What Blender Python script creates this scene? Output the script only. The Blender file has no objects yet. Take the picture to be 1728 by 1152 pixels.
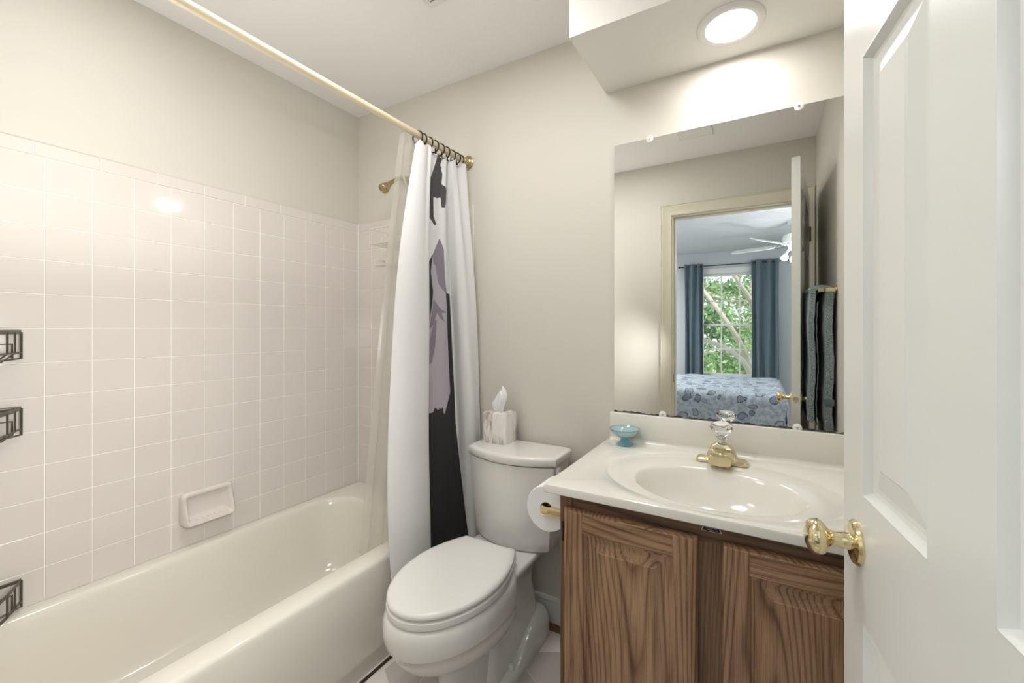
import bpy, bmesh, math, random
from mathutils import Vector, Matrix
random.seed(7)
PI = math.pi
SC = bpy.context.scene
COL = SC.collection
H0 = 1.275                      # eye height

# ------------------------------------------------------------------ camera
cd = bpy.data.cameras.new('camera')
cam = bpy.data.objects.new('camera', cd); COL.objects.link(cam)
cd.sensor_width = 36.0
cd.lens = 36.0 * 701.58 / 1728
cd.shift_x = -(896.4 - 864) / 1728
cd.shift_y = -(576 - 554.63) / 1728
cd.clip_start = 0.02
cam.location = (0, 0, H0)
cam.rotation_euler = (PI / 2, 0, 0.5063)
SC.camera = cam

# ------------------------------------------------------------------ world, lights, exposure
SC.view_settings.view_transform = 'Standard'
SC.view_settings.look = 'None'
SC.view_settings.gamma = 1.0
SC.view_settings.exposure = 0.12
SC.view_settings.use_curve_mapping = False
w = bpy.data.worlds.new('sky'); SC.world = w; w.use_nodes = True
bg = w.node_tree.nodes['Background']
bg.inputs[0].default_value = (0.86, 0.93, 1.0, 1)
bg.inputs[1].default_value = 1.6


def area(name, loc, rot, size, energy, color, sy=None, portal=False):
    l = bpy.data.lights.new(name, 'AREA')
    l.energy = energy; l.color = color; l.size = size
    if sy:
        l.shape = 'RECTANGLE'; l.size_y = sy
    else:
        l.shape = 'DISK'
    o = bpy.data.objects.new(name, l); COL.objects.link(o)
    o.location = loc; o.rotation_euler = rot
    if portal:
        l.cycles.is_portal = True
    return o


sun = bpy.data.lights.new('sun', 'SUN'); sun.energy = 4.5; sun.angle = 0.02; sun.color = (1, .96, .88)
so = bpy.data.objects.new('sun', sun); COL.objects.link(so)
so.rotation_euler = (math.radians(-48), math.radians(14), 0)      # high over the house, on the trees outside
area('window_daylight_portal', (-.43, -3.99, 1.33), (PI / 2, 0, 0), .85, 1, (1, 1, 1), 1.6, portal=True)
area('ceiling_bounce_light', (-.85, .80, 2.475), (0, 0, 0), .44, 8.5, (1, .992, .985))
fl = area('doorway_fill', (-.50, .36, 1.20), (0, math.radians(76), 0), .38, 3.5, (1, .992, .985))  # added fill lamp facing the tub, unlit back to camera and mirror
fl.data.spread = math.radians(115)
area('ceiling_bounce_light_tub', (-1.45, .45, 2.475), (0, 0, 0), .4, 2.6, (1, .992, .985))
area('flash_at_ceiling', (-1.42, .36, 1.42), (PI, 0, 0), .45, 3.5, (1, .992, .985))
area('downlight_beam', (-.0855, 1.432, 2.214), (0, 0, 0), .13, 2.2, (1, .985, .965))
area('bedroom_fill_down', (-2.1, -2.0, 2.45), (0, 0, 0), .7, 75, (.94, .97, 1.0))  # added fill lamp without a fixture, kept out of the mirror's view
area('bedroom_fill_up', (1.1, -1.0, 1.3), (PI, 0, 0), .5, 40, (.94, .97, 1.0))  # second added fill for the bedroom, aimed up, no real source here


# ------------------------------------------------------------------ materials
def lin(c):
    return tuple(((x / 255) / 12.92 if x / 255 <= .04045 else (((x / 255) + .055) / 1.055) ** 2.4) for x in c) + (1,)


class NT:
    def __init__(s, name):
        s.m = bpy.data.materials.new(name); s.m.use_nodes = True
        s.t = s.m.node_tree; s.b = s.t.nodes['Principled BSDF']; s.o = s.t.nodes['Material Output']

    def n(s, typ, ins=None, **kw):
        x = s.t.nodes.new(typ)
        for k, v in kw.items():
            setattr(x, k, v)
        for k, v in (ins or {}).items():
            s.set(x.inputs[k], v)
        return x

    def set(s, sock, v):
        if isinstance(v, bpy.types.NodeSocket):
            s.t.links.new(v, sock)
        else:
            sock.default_value = v

    def p(s, **kw):
        for k, v in kw.items():
            s.set(s.b.inputs[k.replace('_', ' ')], v)

    def math(s, op, a, b=0.0, c=0.0):
        x = s.n('ShaderNodeMath', operation=op)
        s.set(x.inputs[0], a); s.set(x.inputs[1], b); s.set(x.inputs[2], c)
        return x.outputs[0]

    def coord(s, k='Object'):
        return s.n('ShaderNodeTexCoord').outputs[k]

    def mapping(s, vec, scale=(1, 1, 1), rot=(0, 0, 0), loc=(0, 0, 0)):
        x = s.n('ShaderNodeMapping'); s.set(x.inputs['Vector'], vec)
        x.inputs['Scale'].default_value = scale; x.inputs['Rotation'].default_value = rot; x.inputs['Location'].default_value = loc
        return x.outputs[0]

    def noise(s, vec, scale, detail=4, rough=.5, dist=0):
        x = s.n('ShaderNodeTexNoise'); s.set(x.inputs['Vector'], vec)
        x.inputs['Scale'].default_value = scale; x.inputs['Detail'].default_value = detail
        x.inputs['Roughness'].default_value = rough; x.inputs['Distortion'].default_value = dist
        return x.outputs['Fac']

    def ramp(s, fac, stops):
        x = s.n('ShaderNodeValToRGB'); s.set(x.inputs[0], fac)
        e = x.color_ramp.elements
        while len(e) < len(stops):
            e.new(.5)
        for i, (p, c) in enumerate(stops):
            e[i].position = p; e[i].color = c
        return x.outputs[0]

    def mix(s, fac, a, b):
        x = s.n('ShaderNodeMix', data_type='RGBA'); s.set(x.inputs[0], fac); s.set(x.inputs[6], a); s.set(x.inputs[7], b)
        return x.outputs[2]

    def bump(s, h, strength=.2, dist=.002):
        x = s.n('ShaderNodeBump'); s.set(x.inputs['Height'], h)
        x.inputs['Strength'].default_value = strength; x.inputs['Distance'].default_value = dist
        s.set(s.b.inputs['Normal'], x.outputs[0])


def simple(name, rgb, rough=.5, metal=0.0, bumps=None, **kw):
    k = NT(name)
    k.p(Base_Color=lin(rgb), Roughness=rough, Metallic=metal, **kw)
    if bumps:
        sc, st, di = bumps
        k.bump(k.noise(k.coord(), sc, 3), st, di)
    return k.m


M = {}
M['paint'] = simple('wall_paint', (214, 209, 199), .55, bumps=(90, .12, .001))
M['ceiling'] = simple('ceiling_paint', (240, 239, 236), .75, bumps=(38, .35, .004))
M['soffit'] = simple('soffit_paint', (232, 229, 222), .5, bumps=(60, .06, .001))
M['trim'] = simple('white_trim_paint', (226, 225, 219), .35, bumps=(40, .04, .0006))
k = NT('door_paint')
k.p(Base_Color=lin((222, 222, 216)), Roughness=.33)
k.bump(k.noise(k.mapping(k.coord(), (30, 30, 2)), 6, 3), .1, .001)
M['door'] = k.m
M['casing'] = simple('cream_trim_paint', (216, 208, 190), .35)
k = NT('wall_tile_glaze')
k.p(Base_Color=k.mix(k.noise(k.coord(), 5, 2), lin((224, 217, 210)), lin((221, 214, 207))), Roughness=.12, Coat_Weight=.3, Coat_Roughness=.05)
k.bump(k.noise(k.coord(), 22, 2), .05, .003)
M['tile'] = k.m
M['grout'] = simple('tile_grout', (247, 243, 234), .7)
M['tub'] = simple('tub_enamel', (231, 226, 214), .12, Coat_Weight=.4, Coat_Roughness=.05)
M['porcelain'] = simple('toilet_porcelain', (226, 224, 219), .10, Coat_Weight=.5, Coat_Roughness=.03)
M['seat'] = simple('toilet_seat_plastic', (230, 229, 224), .22)
M['marble'] = simple('cultured_marble', (231, 229, 220), .14, Coat_Weight=.4, Coat_Roughness=.05)
M['brass'] = simple('polished_brass', (226, 212, 172), .12, 1.0)
M['champagne'] = simple('antique_brass', (186, 172, 130), .22, 1.0)
k = NT('rod_champagne')
k.p(Base_Color=lin((228, 215, 186)), Roughness=.34, Metallic=.25)
M['rod'] = k.m
M['bronze'] = simple('dark_bronze', (40, 34, 31), .4, .25)
M['caddymetal'] = simple('bronze_wire', (104, 98, 88), .4, .7)
M['whitewire'] = simple('white_coated_wire', (228, 224, 214), .35)
M['dark'] = simple('black_void', (22, 20, 18), .8)
M['darkplastic'] = simple('dark_plastic', (48, 46, 47), .4)
M['whiteplastic'] = simple('white_plastic', (232, 231, 226), .3)
M['chrome'] = simple('chrome', (210, 210, 208), .15, 1.0)
M['silver'] = simple('silver_print', (205, 205, 200), .4)
M['black'] = simple('black_label', (18, 18, 18), .4)
M['paper'] = simple('toilet_paper', (238, 238, 238), .9, bumps=(120, .15, .001))
M['card'] = simple('cardboard_tube', (150, 120, 90), .9)
M['dirt'] = simple('dark_caulk', (60, 48, 38), .8)

k = NT('mirror_silver')
z = k.n('ShaderNodeSeparateXYZ', {0: k.coord()}).outputs[2]
edge = k.math('LESS_THAN', z, k.math('MULTIPLY_ADD', k.noise(k.coord(), 55, 4), .016, -.0045))
k.p(Base_Color=k.mix(edge, (.86, .875, .855, 1), (.05, .045, .04, 1)), Metallic=k.math('SUBTRACT', 1.0, edge), Roughness=k.math('MULTIPLY', edge, .5))
M['mirror'] = k.m

k = NT('acrylic_clear')
k.p(Base_Color=(.97, .97, .96, 1), Roughness=.02, IOR=1.49, Transmission_Weight=1.0)
M['acrylic'] = k.m
k = NT('window_glass')
tr = k.n('ShaderNodeBsdfTransparent'); gl = k.n('ShaderNodeBsdfGlossy'); gl.inputs['Roughness'].default_value = .02
mx = k.n('ShaderNodeMixShader', {0: .05, 1: tr.outputs[0], 2: gl.outputs[0]}); k.t.links.new(mx.outputs[0], k.o.inputs[0])
M['glass'] = k.m
k = NT('clear_vinyl')
tr = k.n('ShaderNodeBsdfTransparent'); tr.inputs[0].default_value = (.96, .96, .95, 1)
df = k.n('ShaderNodeBsdfDiffuse'); df.inputs[0].default_value = lin((226, 222, 214))
tl = k.n('ShaderNodeBsdfTranslucent'); tl.inputs[0].default_value = lin((228, 224, 216))
gl = k.n('ShaderNodeBsdfGlossy'); gl.inputs['Roughness'].default_value = .18
m1 = k.n('ShaderNodeMixShader', {0: .5, 1: df.outputs[0], 2: tl.outputs[0]})
m2 = k.n('ShaderNodeMixShader', {0: .08, 1: m1.outputs[0], 2: gl.outputs[0]})
m3 = k.n('ShaderNodeMixShader', {0: .5, 1: tr.outputs[0], 2: m2.outputs[0]}); k.t.links.new(m3.outputs[0], k.o.inputs[0])
M['liner'] = k.m

# printed shower curtain: distances to the edges of the print are stored on the mesh
k = NT('printed_curtain')


def attr(nm):
    return k.n('ShaderNodeAttribute', attribute_name=nm).outputs['Fac']


def step(v):
    x = k.n('ShaderNodeMapRange', {'Value': v, 'From Min': -.0006, 'From Max': .0006}); return x.outputs[0]


c = k.mix(step(attr('print_black')), lin((222, 221, 220)), lin((40, 38, 38)))
c = k.mix(step(attr('print_grey')), c, lin((178, 170, 180)))
c = k.mix(step(attr('print_deep')), c, lin((132, 125, 136)))
c = k.mix(step(attr('print_charcoal')), c, lin((70, 66, 70)))
k.p(Base_Color=c, Roughness=.7, Sheen_Weight=.1)
k.bump(k.noise(k.coord(), 14, 3), .12, .004)
M['curtain'] = k.m


def wood(name, dark, mid, light, axis='z'):
    k = NT(name)
    sp = k.n('ShaderNodeSeparateXYZ', {0: k.coord()})
    across = k.math('ADD', sp.outputs[0 if axis == 'z' else 2], k.math('MULTIPLY', sp.outputs[1], .6))
    low = (3.4, 3.4, .42) if axis == 'z' else (.42, 3.4, 3.4)
    warp = k.noise(k.mapping(k.coord(), low), 1.7, 1.5, .35)
    val = k.math('MULTIPLY_ADD', across, 48.0, k.math('MULTIPLY', warp, 22.0))
    fr = k.math('FRACT', val)
    ring = k.math('POWER', k.math('ABSOLUTE', k.math('SUBTRACT', k.math('MULTIPLY', fr, 2.0), 1.0)), 2.2)
    st = (1, 1, .018) if axis == 'z' else (.018, 1, 1)
    fine = k.noise(k.mapping(k.coord(), st), 420, 2, .6)
    tone = k.noise(k.mapping(k.coord(), (1, 1, .12) if axis == 'z' else (.12, 1, 1)), 24, 3, .5)
    base = k.ramp(k.math('ADD', k.math('MULTIPLY', ring, -.42), k.math('MULTIPLY_ADD', tone, .9, .22)), [(.15, lin(dark)), (.5, lin(mid)), (.82, lin(light))])
    pores = k.ramp(fine, [(.38, (.42, .38, .34, 1)), (.50, (1, 1, 1, 1))])
    mul = k.n('ShaderNodeMix', data_type='RGBA', blend_type='MULTIPLY'); k.set(mul.inputs[0], .6); k.set(mul.inputs[6], base); k.set(mul.inputs[7], pores)
    k.p(Base_Color=mul.outputs[2], Roughness=.36)
    k.bump(fine, .15, .0006)
    return k.m


M['oak'] = wood('oak_vertical', (100, 70, 48), (157, 121, 91), (182, 146, 114))
M['oakx'] = wood('oak_horizontal', (104, 74, 52), (156, 120, 90), (180, 144, 112), 'x')
M['oakframe'] = wood('oak_frame', (70, 48, 32), (108, 78, 54), (128, 96, 70))
M['oakframex'] = wood('oak_frame_rail', (70, 48, 32), (104, 75, 52), (124, 93, 66), 'x')
M['oaktrim'] = simple('oak_quarter_round', (122, 88, 62), .5, bumps=(60, .2, .001))

k = NT('driftwood_resin')
v = k.mapping(k.coord(), (1, 1, .28))
n = k.noise(v, 26, 5, .6, 1.2)
n2 = k.noise(v, 60, 3, .6, .5)
c = k.ramp(n, [(.33, lin((104, 78, 74))), (.42, lin((184, 166, 158))), (.50, lin((230, 225, 219))), (.7, lin((238, 235, 231)))])
c = k.mix(k.math('MULTIPLY', n2, .35), c, lin((205, 196, 188)))
k.p(Base_Color=c, Roughness=.35)
k.bump(n, .3, .002)
M['driftwood'] = k.m

k = NT('blue_glass')
k.p(Base_Color=lin((140, 200, 215)), Roughness=.12, Transmission_Weight=.25, Coat_Weight=.4)
M['bluedeep'] = k.m
k = NT('pale_blue_glass')
k.p(Base_Color=lin((186, 220, 230)), Roughness=.12, Transmission_Weight=.3, Coat_Weight=.4)
M['bluepale'] = k.m

k = NT('towel_terry')
v = k.coord()
n = k.noise(v, 260, 2, .6)
k.p(Base_Color=k.ramp(n, [(.3, lin((80, 92, 98))), (.5, lin((136, 150, 155))), (.72, lin((180, 191, 194)))]), Roughness=.95, Sheen_Weight=.4)
k.bump(n, .9, .006)
M['towel'] = k.m
M['towelband'] = simple('towel_dobby_band', (98, 112, 118), .85, bumps=(300, .4, .002))

k = NT('bedroom_curtain_cloth')
k.p(Base_Color=lin((96, 113, 122)), Roughness=.8, Sheen_Weight=.2)
k.bump(k.noise(k.mapping(k.coord(), (1, 1, .1)), 40, 2), .15, .004)
M['bedcurtain'] = k.m

k = NT('shell_quilt')
v = k.coord('UV')
vn = k.n('ShaderNodeTexNoise', {'Vector': v, 'Scale': 9.0}).outputs['Color']
vd = k.n('ShaderNodeVectorMath', {0: k.n('ShaderNodeVectorMath', {0: vn, 3: .11}, operation='SCALE').outputs[0], 1: v}, operation='ADD').outputs[0]
vo = k.n('ShaderNodeTexVoronoi', {'Vector': k.mapping(vd, (1, 1, 1)), 'Scale': 7.5, 'Randomness': .85}, feature='F1', voronoi_dimensions='2D')
d = vo.outputs['Distance']; cc = vo.outputs['Color']
sep = k.n('ShaderNodeSeparateColor', {0: cc})
size = k.math('MULTIPLY_ADD', sep.outputs[0], .22, .16)
inside = k.math('LESS_THAN', d, size)
rim = k.math('MULTIPLY', inside, k.math('GREATER_THAN', d, k.math('MULTIPLY', size, .78)))
loc_ = k.n('ShaderNodeVectorMath', {0: k.n('ShaderNodeVectorMath', {0: vd, 3: 7.5}, operation='SCALE').outputs[0], 1: k.n('ShaderNodeVectorMath', {0: vo.outputs['Position'], 3: 7.5}, operation='SCALE').outputs[0]}, operation='SUBTRACT').outputs[0]
lx = k.n('ShaderNodeSeparateXYZ', {0: loc_})
angq = k.math('ARCTAN2', k.math('ADD', lx.outputs[1], .22), lx.outputs[0])
rays = k.math('GREATER_THAN', k.math('SINE', k.math('MULTIPLY', angq, 22.0)), -.1)
fillc = k.ramp(sep.outputs[1], [(.0, lin((52, 60, 78))), (.3, lin((84, 102, 130))), (.55, lin((186, 196, 204))), (.8, lin((104, 106, 114)))])
ground = k.ramp(k.noise(v, 26, 4), [(.38, lin((150, 160, 170))), (.62, lin((188, 195, 202)))])
c = k.mix(k.math('MULTIPLY', inside, k.math('MULTIPLY_ADD', rays, .55, .3)), ground, fillc)
c = k.mix(k.math('MULTIPLY', rim, .6), c, lin((56, 64, 82)))
k.p(Base_Color=c, Roughness=.85)
k.bump(k.noise(v, 70, 3), .5, .006)
M['quilt'] = k.m
M['bedwall'] = simple('bedroom_wall_paint', (200, 204, 206), .6)
M['bedceil'] = simple('bedroom_ceiling_paint', (222, 224, 226), .8, bumps=(16, .6, .012))
M['carpet'] = simple('bedroom_carpet', (170, 160, 146), .95, bumps=(200, .6, .004))
M['mattress'] = simple('mattress_ticking', (220, 218, 214), .9)
k = NT('fan_rattan')
ck = k.n('ShaderNodeTexChecker', {'Vector': k.coord(), 'Scale': 90.0})
k.p(Base_Color=k.mix(ck.outputs[1], lin((150, 152, 152)), lin((208, 208, 206))), Roughness=.6)
M['rattan'] = k.m
k = NT('leaf_green')
oi = k.noise(k.coord(), 3.0, 2)
c = k.ramp(oi, [(.3, lin((84, 128, 74))), (.5, lin((150, 184, 124))), (.7, lin((212, 228, 188)))])
k.p(Base_Color=c, Roughness=.5)
k.b.inputs['Subsurface Weight'].default_value = 0
tl = k.n('ShaderNodeBsdfTranslucent'); k.set(tl.inputs[0], c)
mx = k.n('ShaderNodeMixShader', {0: .45}); k.t.links.new(k.b.outputs[0], mx.inputs[1]); k.t.links.new(tl.outputs[0], mx.inputs[2]); k.t.links.new(mx.outputs[0], k.o.inputs[0])
M['leaf'] = k.m
M['bark'] = simple('pale_bark', (196, 186, 176), .9, bumps=(30, .5, .01))
M['grass'] = simple('lawn', (120, 150, 90), .9, bumps=(40, .5, .02))
M['hex'] = simple('floor_hex_tile', (205, 198, 190), .25, bumps=(30, .05, .001))
M['hexgrout'] = simple('floor_grout', (240, 234, 224), .8)


def emis(name, col, strength):
    k = NT(name)
    e = k.n('ShaderNodeEmission', {0: col, 1: strength}); k.t.links.new(e.outputs[0], k.o.inputs[0])
    return k.m


M['lens'] = emis('downlight_lens', (1, .98, .95, 1), 9.0)
M['bulb'] = emis('fan_bulb', (.95, .97, 1, 1), 30.0)

# ------------------------------------------------------------------ object helpers
ORG = {}


def origin(o):
    v = Vector((0, 0, 0))
    while o:
        v += o.location; o = o.parent
    return v


def obj(name, bm, mat, parent=None, smooth=32, local=False, loc=None):
    """link bm (built in world coordinates unless local) as one mesh object"""
    bmesh.ops.recalc_face_normals(bm, faces=bm.faces[:]) if bm.faces else None
    base = Vector((0, 0, 0))
    if parent is not None and not local:
        base = origin(parent)
    if loc is not None:
        base = Vector(loc) if parent is None else base + (Vector(loc) - base)
    if base.length and not local:
        bmesh.ops.translate(bm, verts=bm.verts[:], vec=-base)
    thr = math.radians(smooth)
    for f in bm.faces:
        f.smooth = True
    for e in bm.edges:
        e.smooth = not (len(e.link_faces) != 2 or e.calc_face_angle(0) > thr)
    me = bpy.data.meshes.new(name); bm.to_mesh(me); bm.free()
    for m in (mat if isinstance(mat, (list, tuple)) else [mat]):
        me.materials.append(m)
    o = bpy.data.objects.new(name, me); COL.objects.link(o)
    if parent is not None:
        o.parent = parent
        if loc is not None:
            o.location = Vector(loc) - origin(parent)
    elif loc is not None:
        o.location = loc
    return o


def thing(name, label, cat, loc=(0, 0, 0), rotz=0, group=None):
    o = bpy.data.objects.new(name, None); COL.objects.link(o)
    o.location = loc; o.rotation_euler = (0, 0, rotz); o.empty_display_size = .05
    return tag(o, label, cat, group)


def tag(o, label, cat, group=None):
    o['label'] = label; o['category'] = cat
    if group:
        o['group'] = group
    return o


def struct(o):
    o['kind'] = 'structure'; return o


def new():
    return bmesh.new()


def box(bm, x0, x1, y0, y1, z0, z1, bev=0, seg=2, mi=0):
    vs = [bm.verts.new((x, y, z)) for x in (x0, x1) for y in (y0, y1) for z in (z0, z1)]
    idx = [(0, 1, 3, 2), (4, 6, 7, 5), (0, 4, 5, 1), (2, 3, 7, 6), (0, 2, 6, 4), (1, 5, 7, 3)]
    fs = [bm.faces.new([vs[i] for i in q]) for q in idx]
    for f in fs:
        f.material_index = mi
    if bev:
        es = list({e for f in fs for e in f.edges})
        r = bmesh.ops.bevel(bm, geom=es, offset=bev, segments=seg, profile=.5, affect='EDGES')
        for f in r['faces']:
            f.material_index = mi
    return vs


def loft(bm, rings, cap0=True, cap1=True, closed=True, mi=0):
    vr = [[bm.verts.new(p) for p in r] for r in rings]
    n = len(vr[0])
    for a, b in zip(vr, vr[1:]):
        for i in range(n if closed else n - 1):
            j = (i + 1) % n
            f = bm.faces.new((a[i], a[j], b[j], b[i])); f.material_index = mi
    if cap0:
        f = bm.faces.new(vr[0][::-1]); f.material_index = mi
    if cap1:
        f = bm.faces.new(vr[-1]); f.material_index = mi
    return vr


def circle(cx, cy, z, rx, ry=None, n=32, ph=0):
    ry = rx if ry is None else ry
    return [(cx + rx * math.cos(2 * PI * i / n + ph), cy + ry * math.sin(2 * PI * i / n + ph), z) for i in range(n)]


def rrect(x0, x1, y0, y1, z, r, n=6):
    pts = []
    for cx, cy, a in ((x1 - r, y1 - r, 0), (x0 + r, y1 - r, 90), (x0 + r, y0 + r, 180), (x1 - r, y0 + r, 270)):
        for i in range(n + 1):
            t = math.radians(a + 90 * i / n)
            pts.append((cx + r * math.cos(t), cy + r * math.sin(t), z))
    return pts


def lathe(bm, prof, n=32, mat4=None, mi=0, cap=True):
    rings = [circle(0, 0, z, max(r, 1e-4), n=n) for r, z in prof]
    if mat4 is not None:
        rings = [[tuple(mat4 @ Vector(p)) for p in r] for r in rings]
    return loft(bm, rings, cap, cap, mi=mi)


def along(p, d):
    """matrix taking +Z to direction d at point p"""
    d = Vector(d).normalized()
    return Matrix.Translation(Vector(p)) @ d.to_track_quat('Z', 'Y').to_matrix().to_4x4()


def tube(bm, pts, r, n=8, closed=False, mi=0, flat=None):
    pts = [Vector(p) for p in pts]
    N = len(pts)
    rings = []
    up = None
    for i in range(N):
        a = pts[i - 1] if (i or closed) else pts[i]
        b = pts[(i + 1) % N] if (i < N - 1 or closed) else pts[i]
        t = (b - a).normalized()
        if up is None:
            up = Vector((0, 0, 1)) if abs(t.z) < .9 else Vector((1, 0, 0))
        u = (up - t * up.dot(t))
        u = u.normalized() if u.length > 1e-6 else t.orthogonal().normalized()
        v = t.cross(u); up = u
        rr = r[i] if isinstance(r, (list, tuple)) else r
        ru, rv = (rr, rr) if flat is None else flat
        rings.append([tuple(pts[i] + u * ru * math.cos(2 * PI * q / n) + v * rv * math.sin(2 * PI * q / n)) for q in range(n)])
    if closed:
        rings.append(rings[0])
        vr = [[bm.verts.new(p) for p in rg] for rg in rings[:-1]]
        for i in range(N):
            a, b = vr[i], vr[(i + 1) % N]
            for q in range(n):
                f = bm.faces.new((a[q], a[(q + 1) % n], b[(q + 1) % n], b[q])); f.material_index = mi
    else:
        loft(bm, rings, mi=mi)


def quad(bm, pts, mi=0):
    f = bm.faces.new([bm.verts.new(p) for p in pts]); f.material_index = mi
    return f


def spline(P, s):
    n = len(P); i = min(int(s), n - 2); t = s - i
    g = lambda q: P[max(0, min(n - 1, q))]
    a, b, c_, d = g(i - 1), g(i), g(i + 1), g(i + 2)
    return tuple(.5 * (2 * b[q] + (c_[q] - a[q]) * t + (2 * a[q] - 5 * b[q] + 4 * c_[q] - d[q]) * t * t + (3 * b[q] - a[q] - 3 * c_[q] + d[q]) * t ** 3) for q in range(len(P[0])))


# ------------------------------------------------------------------ room dimensions
XL, YB, YF, XR = -2.018, 1.609, .06, .297      # tile face left, back wall, doorway wall, right wall
CEIL = 2.487
SOF = 2.221                                      # underside of the soffit
DX0, DX1, DTOP = -.57, .226, 2.095               # doorway

b = new(); box(b, XL - .108, XL - .008, -.06, YB + .1, 0, CEIL + .1); struct(obj('wall_left', b, M['paint']))
b = new(); box(b, XL - .108, XR + .1, YB, YB + .1, 0, CEIL + .1); struct(obj('wall_back', b, M['paint']))
b = new(); box(b, XR, XR + .1, YF, YB, 0, CEIL + .1); struct(obj('wall_right', b, M['paint']))
b = new()
box(b, XL - .008, DX0, -.06, YF, 0, CEIL)
box(b, DX1, 1.6, -.06, YF, 0, CEIL)
box(b, DX0, DX1, -.06, YF, DTOP, CEIL)
for f in b.faces:
    f.material_index = 1 if f.calc_center_median().y < -.05 else 0
struct(obj('wall_front', b, [M['paint'], M['bedwall']]))
b = new(); box(b, XL - .008, XR, YF, YB, CEIL, CEIL + .1); struct(obj('ceiling', b, M['ceiling']))
b = new(); box(b, -.548, XR, 1.243, YB, SOF, CEIL); struct(obj('soffit', b, M['soffit']))

# floor: large hexagon tiles in grout
b = new()
box(b, XL - .008, XR, YF - .01, YB, -.05, 0, mi=1)
R = .088
for i in range(-2, 18):
    for j in range(-2, 16):
        cx = -1.31 + i * R * math.sqrt(3) + (j % 2) * R * math.sqrt(3) / 2; cy = .08 + j * R * 1.5
        if -1.26 + R < cx + R and cx < .24 and .1 < cy < 1.53 and cx > -1.2 - R * .2:
            r0 = [(cx + (R - .002) * math.sin(PI / 3 * q), cy + (R - .002) * math.cos(PI / 3 * q), 0.0) for q in range(6)]
            r1 = [(x, y, .0015) for x, y, z in r0]
            r2 = [(cx + (R - .004) * math.sin(PI / 3 * q), cy + (R - .004) * math.cos(PI / 3 * q), .0022) for q in range(6)]
            loft(b, [r0, r1, r2], cap0=False)
struct(obj('floor', b, [M['hex'], M['hexgrout']], smooth=20))

# tile surround: individual glazed tiles with a narrow cap row
T = .1095
ZR = 1.277
ZCAP0, ZCAP1 = ZR + 5 * T, 1.872


def tiles(b, fn, us, vs, gap=.0024, h=.0022, ch=.0010):
    """fn(u,v,depth) -> xyz; us, vs lists of joint positions"""
    for u0, u1 in zip(us, us[1:]):
        for v0, v1 in zip(vs, vs[1:]):
            g = gap / 2
            j = [random.uniform(-.00022, .00022) for _ in range(4)]
            c4 = [(u0 + g, v0 + g), (u1 - g, v0 + g), (u1 - g, v1 - g), (u0 + g, v1 - g)]
            i4 = [(u0 + g + ch, v0 + g + ch), (u1 - g - ch, v0 + g + ch), (u1 - g - ch, v1 - g - ch), (u0 + g + ch, v1 - g - ch)]
            loft(b, [[fn(u, v, 0) for u, v in c4], [fn(u, v, h - ch) for u, v in c4], [fn(u, v, h + j[q]) for q, (u, v) in enumerate(i4)]], cap0=False)


rows = [ZR + q * T for q in range(-9, 6)]
rows = [.385] + [r for r in rows if r > .40]
yy = [YF + .004] + sorted([1.506 - q * T for q in range(0, 14) if 1.506 - q * T > YF + .01]) + [YB - .009]
caps_y = [YF + .004] + [.079 + q * .1542 for q in range(0, 10)] + [YB - .009]
fnL = lambda u, v, d: (XL - .003 + d, u, v)
b = new(); box(b, XL - .008, XL - .0022, YF, YB - .001, .36, ZCAP1 - .002, mi=1)
tiles(b, fnL, yy, rows)
tiles(b, fnL, caps_y, [ZCAP0, ZCAP1], h=.0035, ch=.002)
o = struct(obj('trim_1', b, [M['tile'], M['grout']], smooth=20))
XT = -1.205
xx = [XL + .002] + [-1.911 + q * T for q in range(0, 6)] + [-1.254]
xx = [x for x in xx if x < -1.26] + [-1.254, XT]
fnB = lambda u, v, d: (u, YB - .006 - d, v)
b = new(); box(b, XL - .002, XT - .001, YB - .0068, YB - .0002, .36, ZCAP1 - .002, mi=1)
tiles(b, fnB, xx, rows)
tiles(b, fnB, [XL + .002, -1.865, -1.711, -1.557, -1.403, -1.254, XT], [ZCAP0, ZCAP1], h=.0035, ch=.002)
struct(obj('trim_2', b, [M['tile'], M['grout']], smooth=20))
b = new(); tube(b, [(XL + .001, YB - .009, .42), (XL + .001, YB - .009, ZCAP1 - .004)], .0045, 6)      # white caulk in the corner
struct(obj('trim_3', b, M['whiteplastic']))

# baseboard with quarter round on the back wall
b = new()
prof = [(0, .01), (.014, .01), (.014, .095), (.011, .105), (.012, .112), (.006, .122), (0, .125)]
loft(b, [[(x, YB - d, z) for d, z in prof] for x in (-1.2, -.497)], closed=True)
struct(obj('baseboard_back', b, M['trim'], smooth=20))
b = new(); loft(b, [[(x, YB - .014 - d, z) for d, z in [(0, 0), (.018, 0), (.0165, .008), (.012, .014), (.006, .018), (0, .02)]] for x in (-1.2, -.497)])
struct(obj('trim_4', b, M['oaktrim']))
b = new(); tube(b, [(-1.258, YF + .05, .004), (-1.258, 1.60, .004)], .006, 6)
struct(obj('trim_5', b, M['dirt']))

# doorway casing (bathroom side) and jambs
def casing(yw, sgn, name):
    b = new()
    pr_ = [(0, 0), (0, .010), (.012, .013), (.03, .011), (.05, .016), (.062, .019), (.07, .014), (.074, .018), (.08, .012), (.08, 0)]
    z0 = DTOP
    path = []
    L, Rr, Tt = DX0 - .004, DX1 + .0, z0 + .002
    for d, h in pr_:
        dr = min(d, .069)
        path.append([(L - d, yw + sgn * h, 0), (L - d, yw + sgn * h, Tt + d), (Rr + dr, yw + sgn * h, Tt + d), (Rr + dr, yw + sgn * h, 0)])
    rings = [[p[i] for p in path] for i in range(4)]
    loft(b, rings)
    return struct(obj(name, b, M['casing'], smooth=25))


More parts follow.
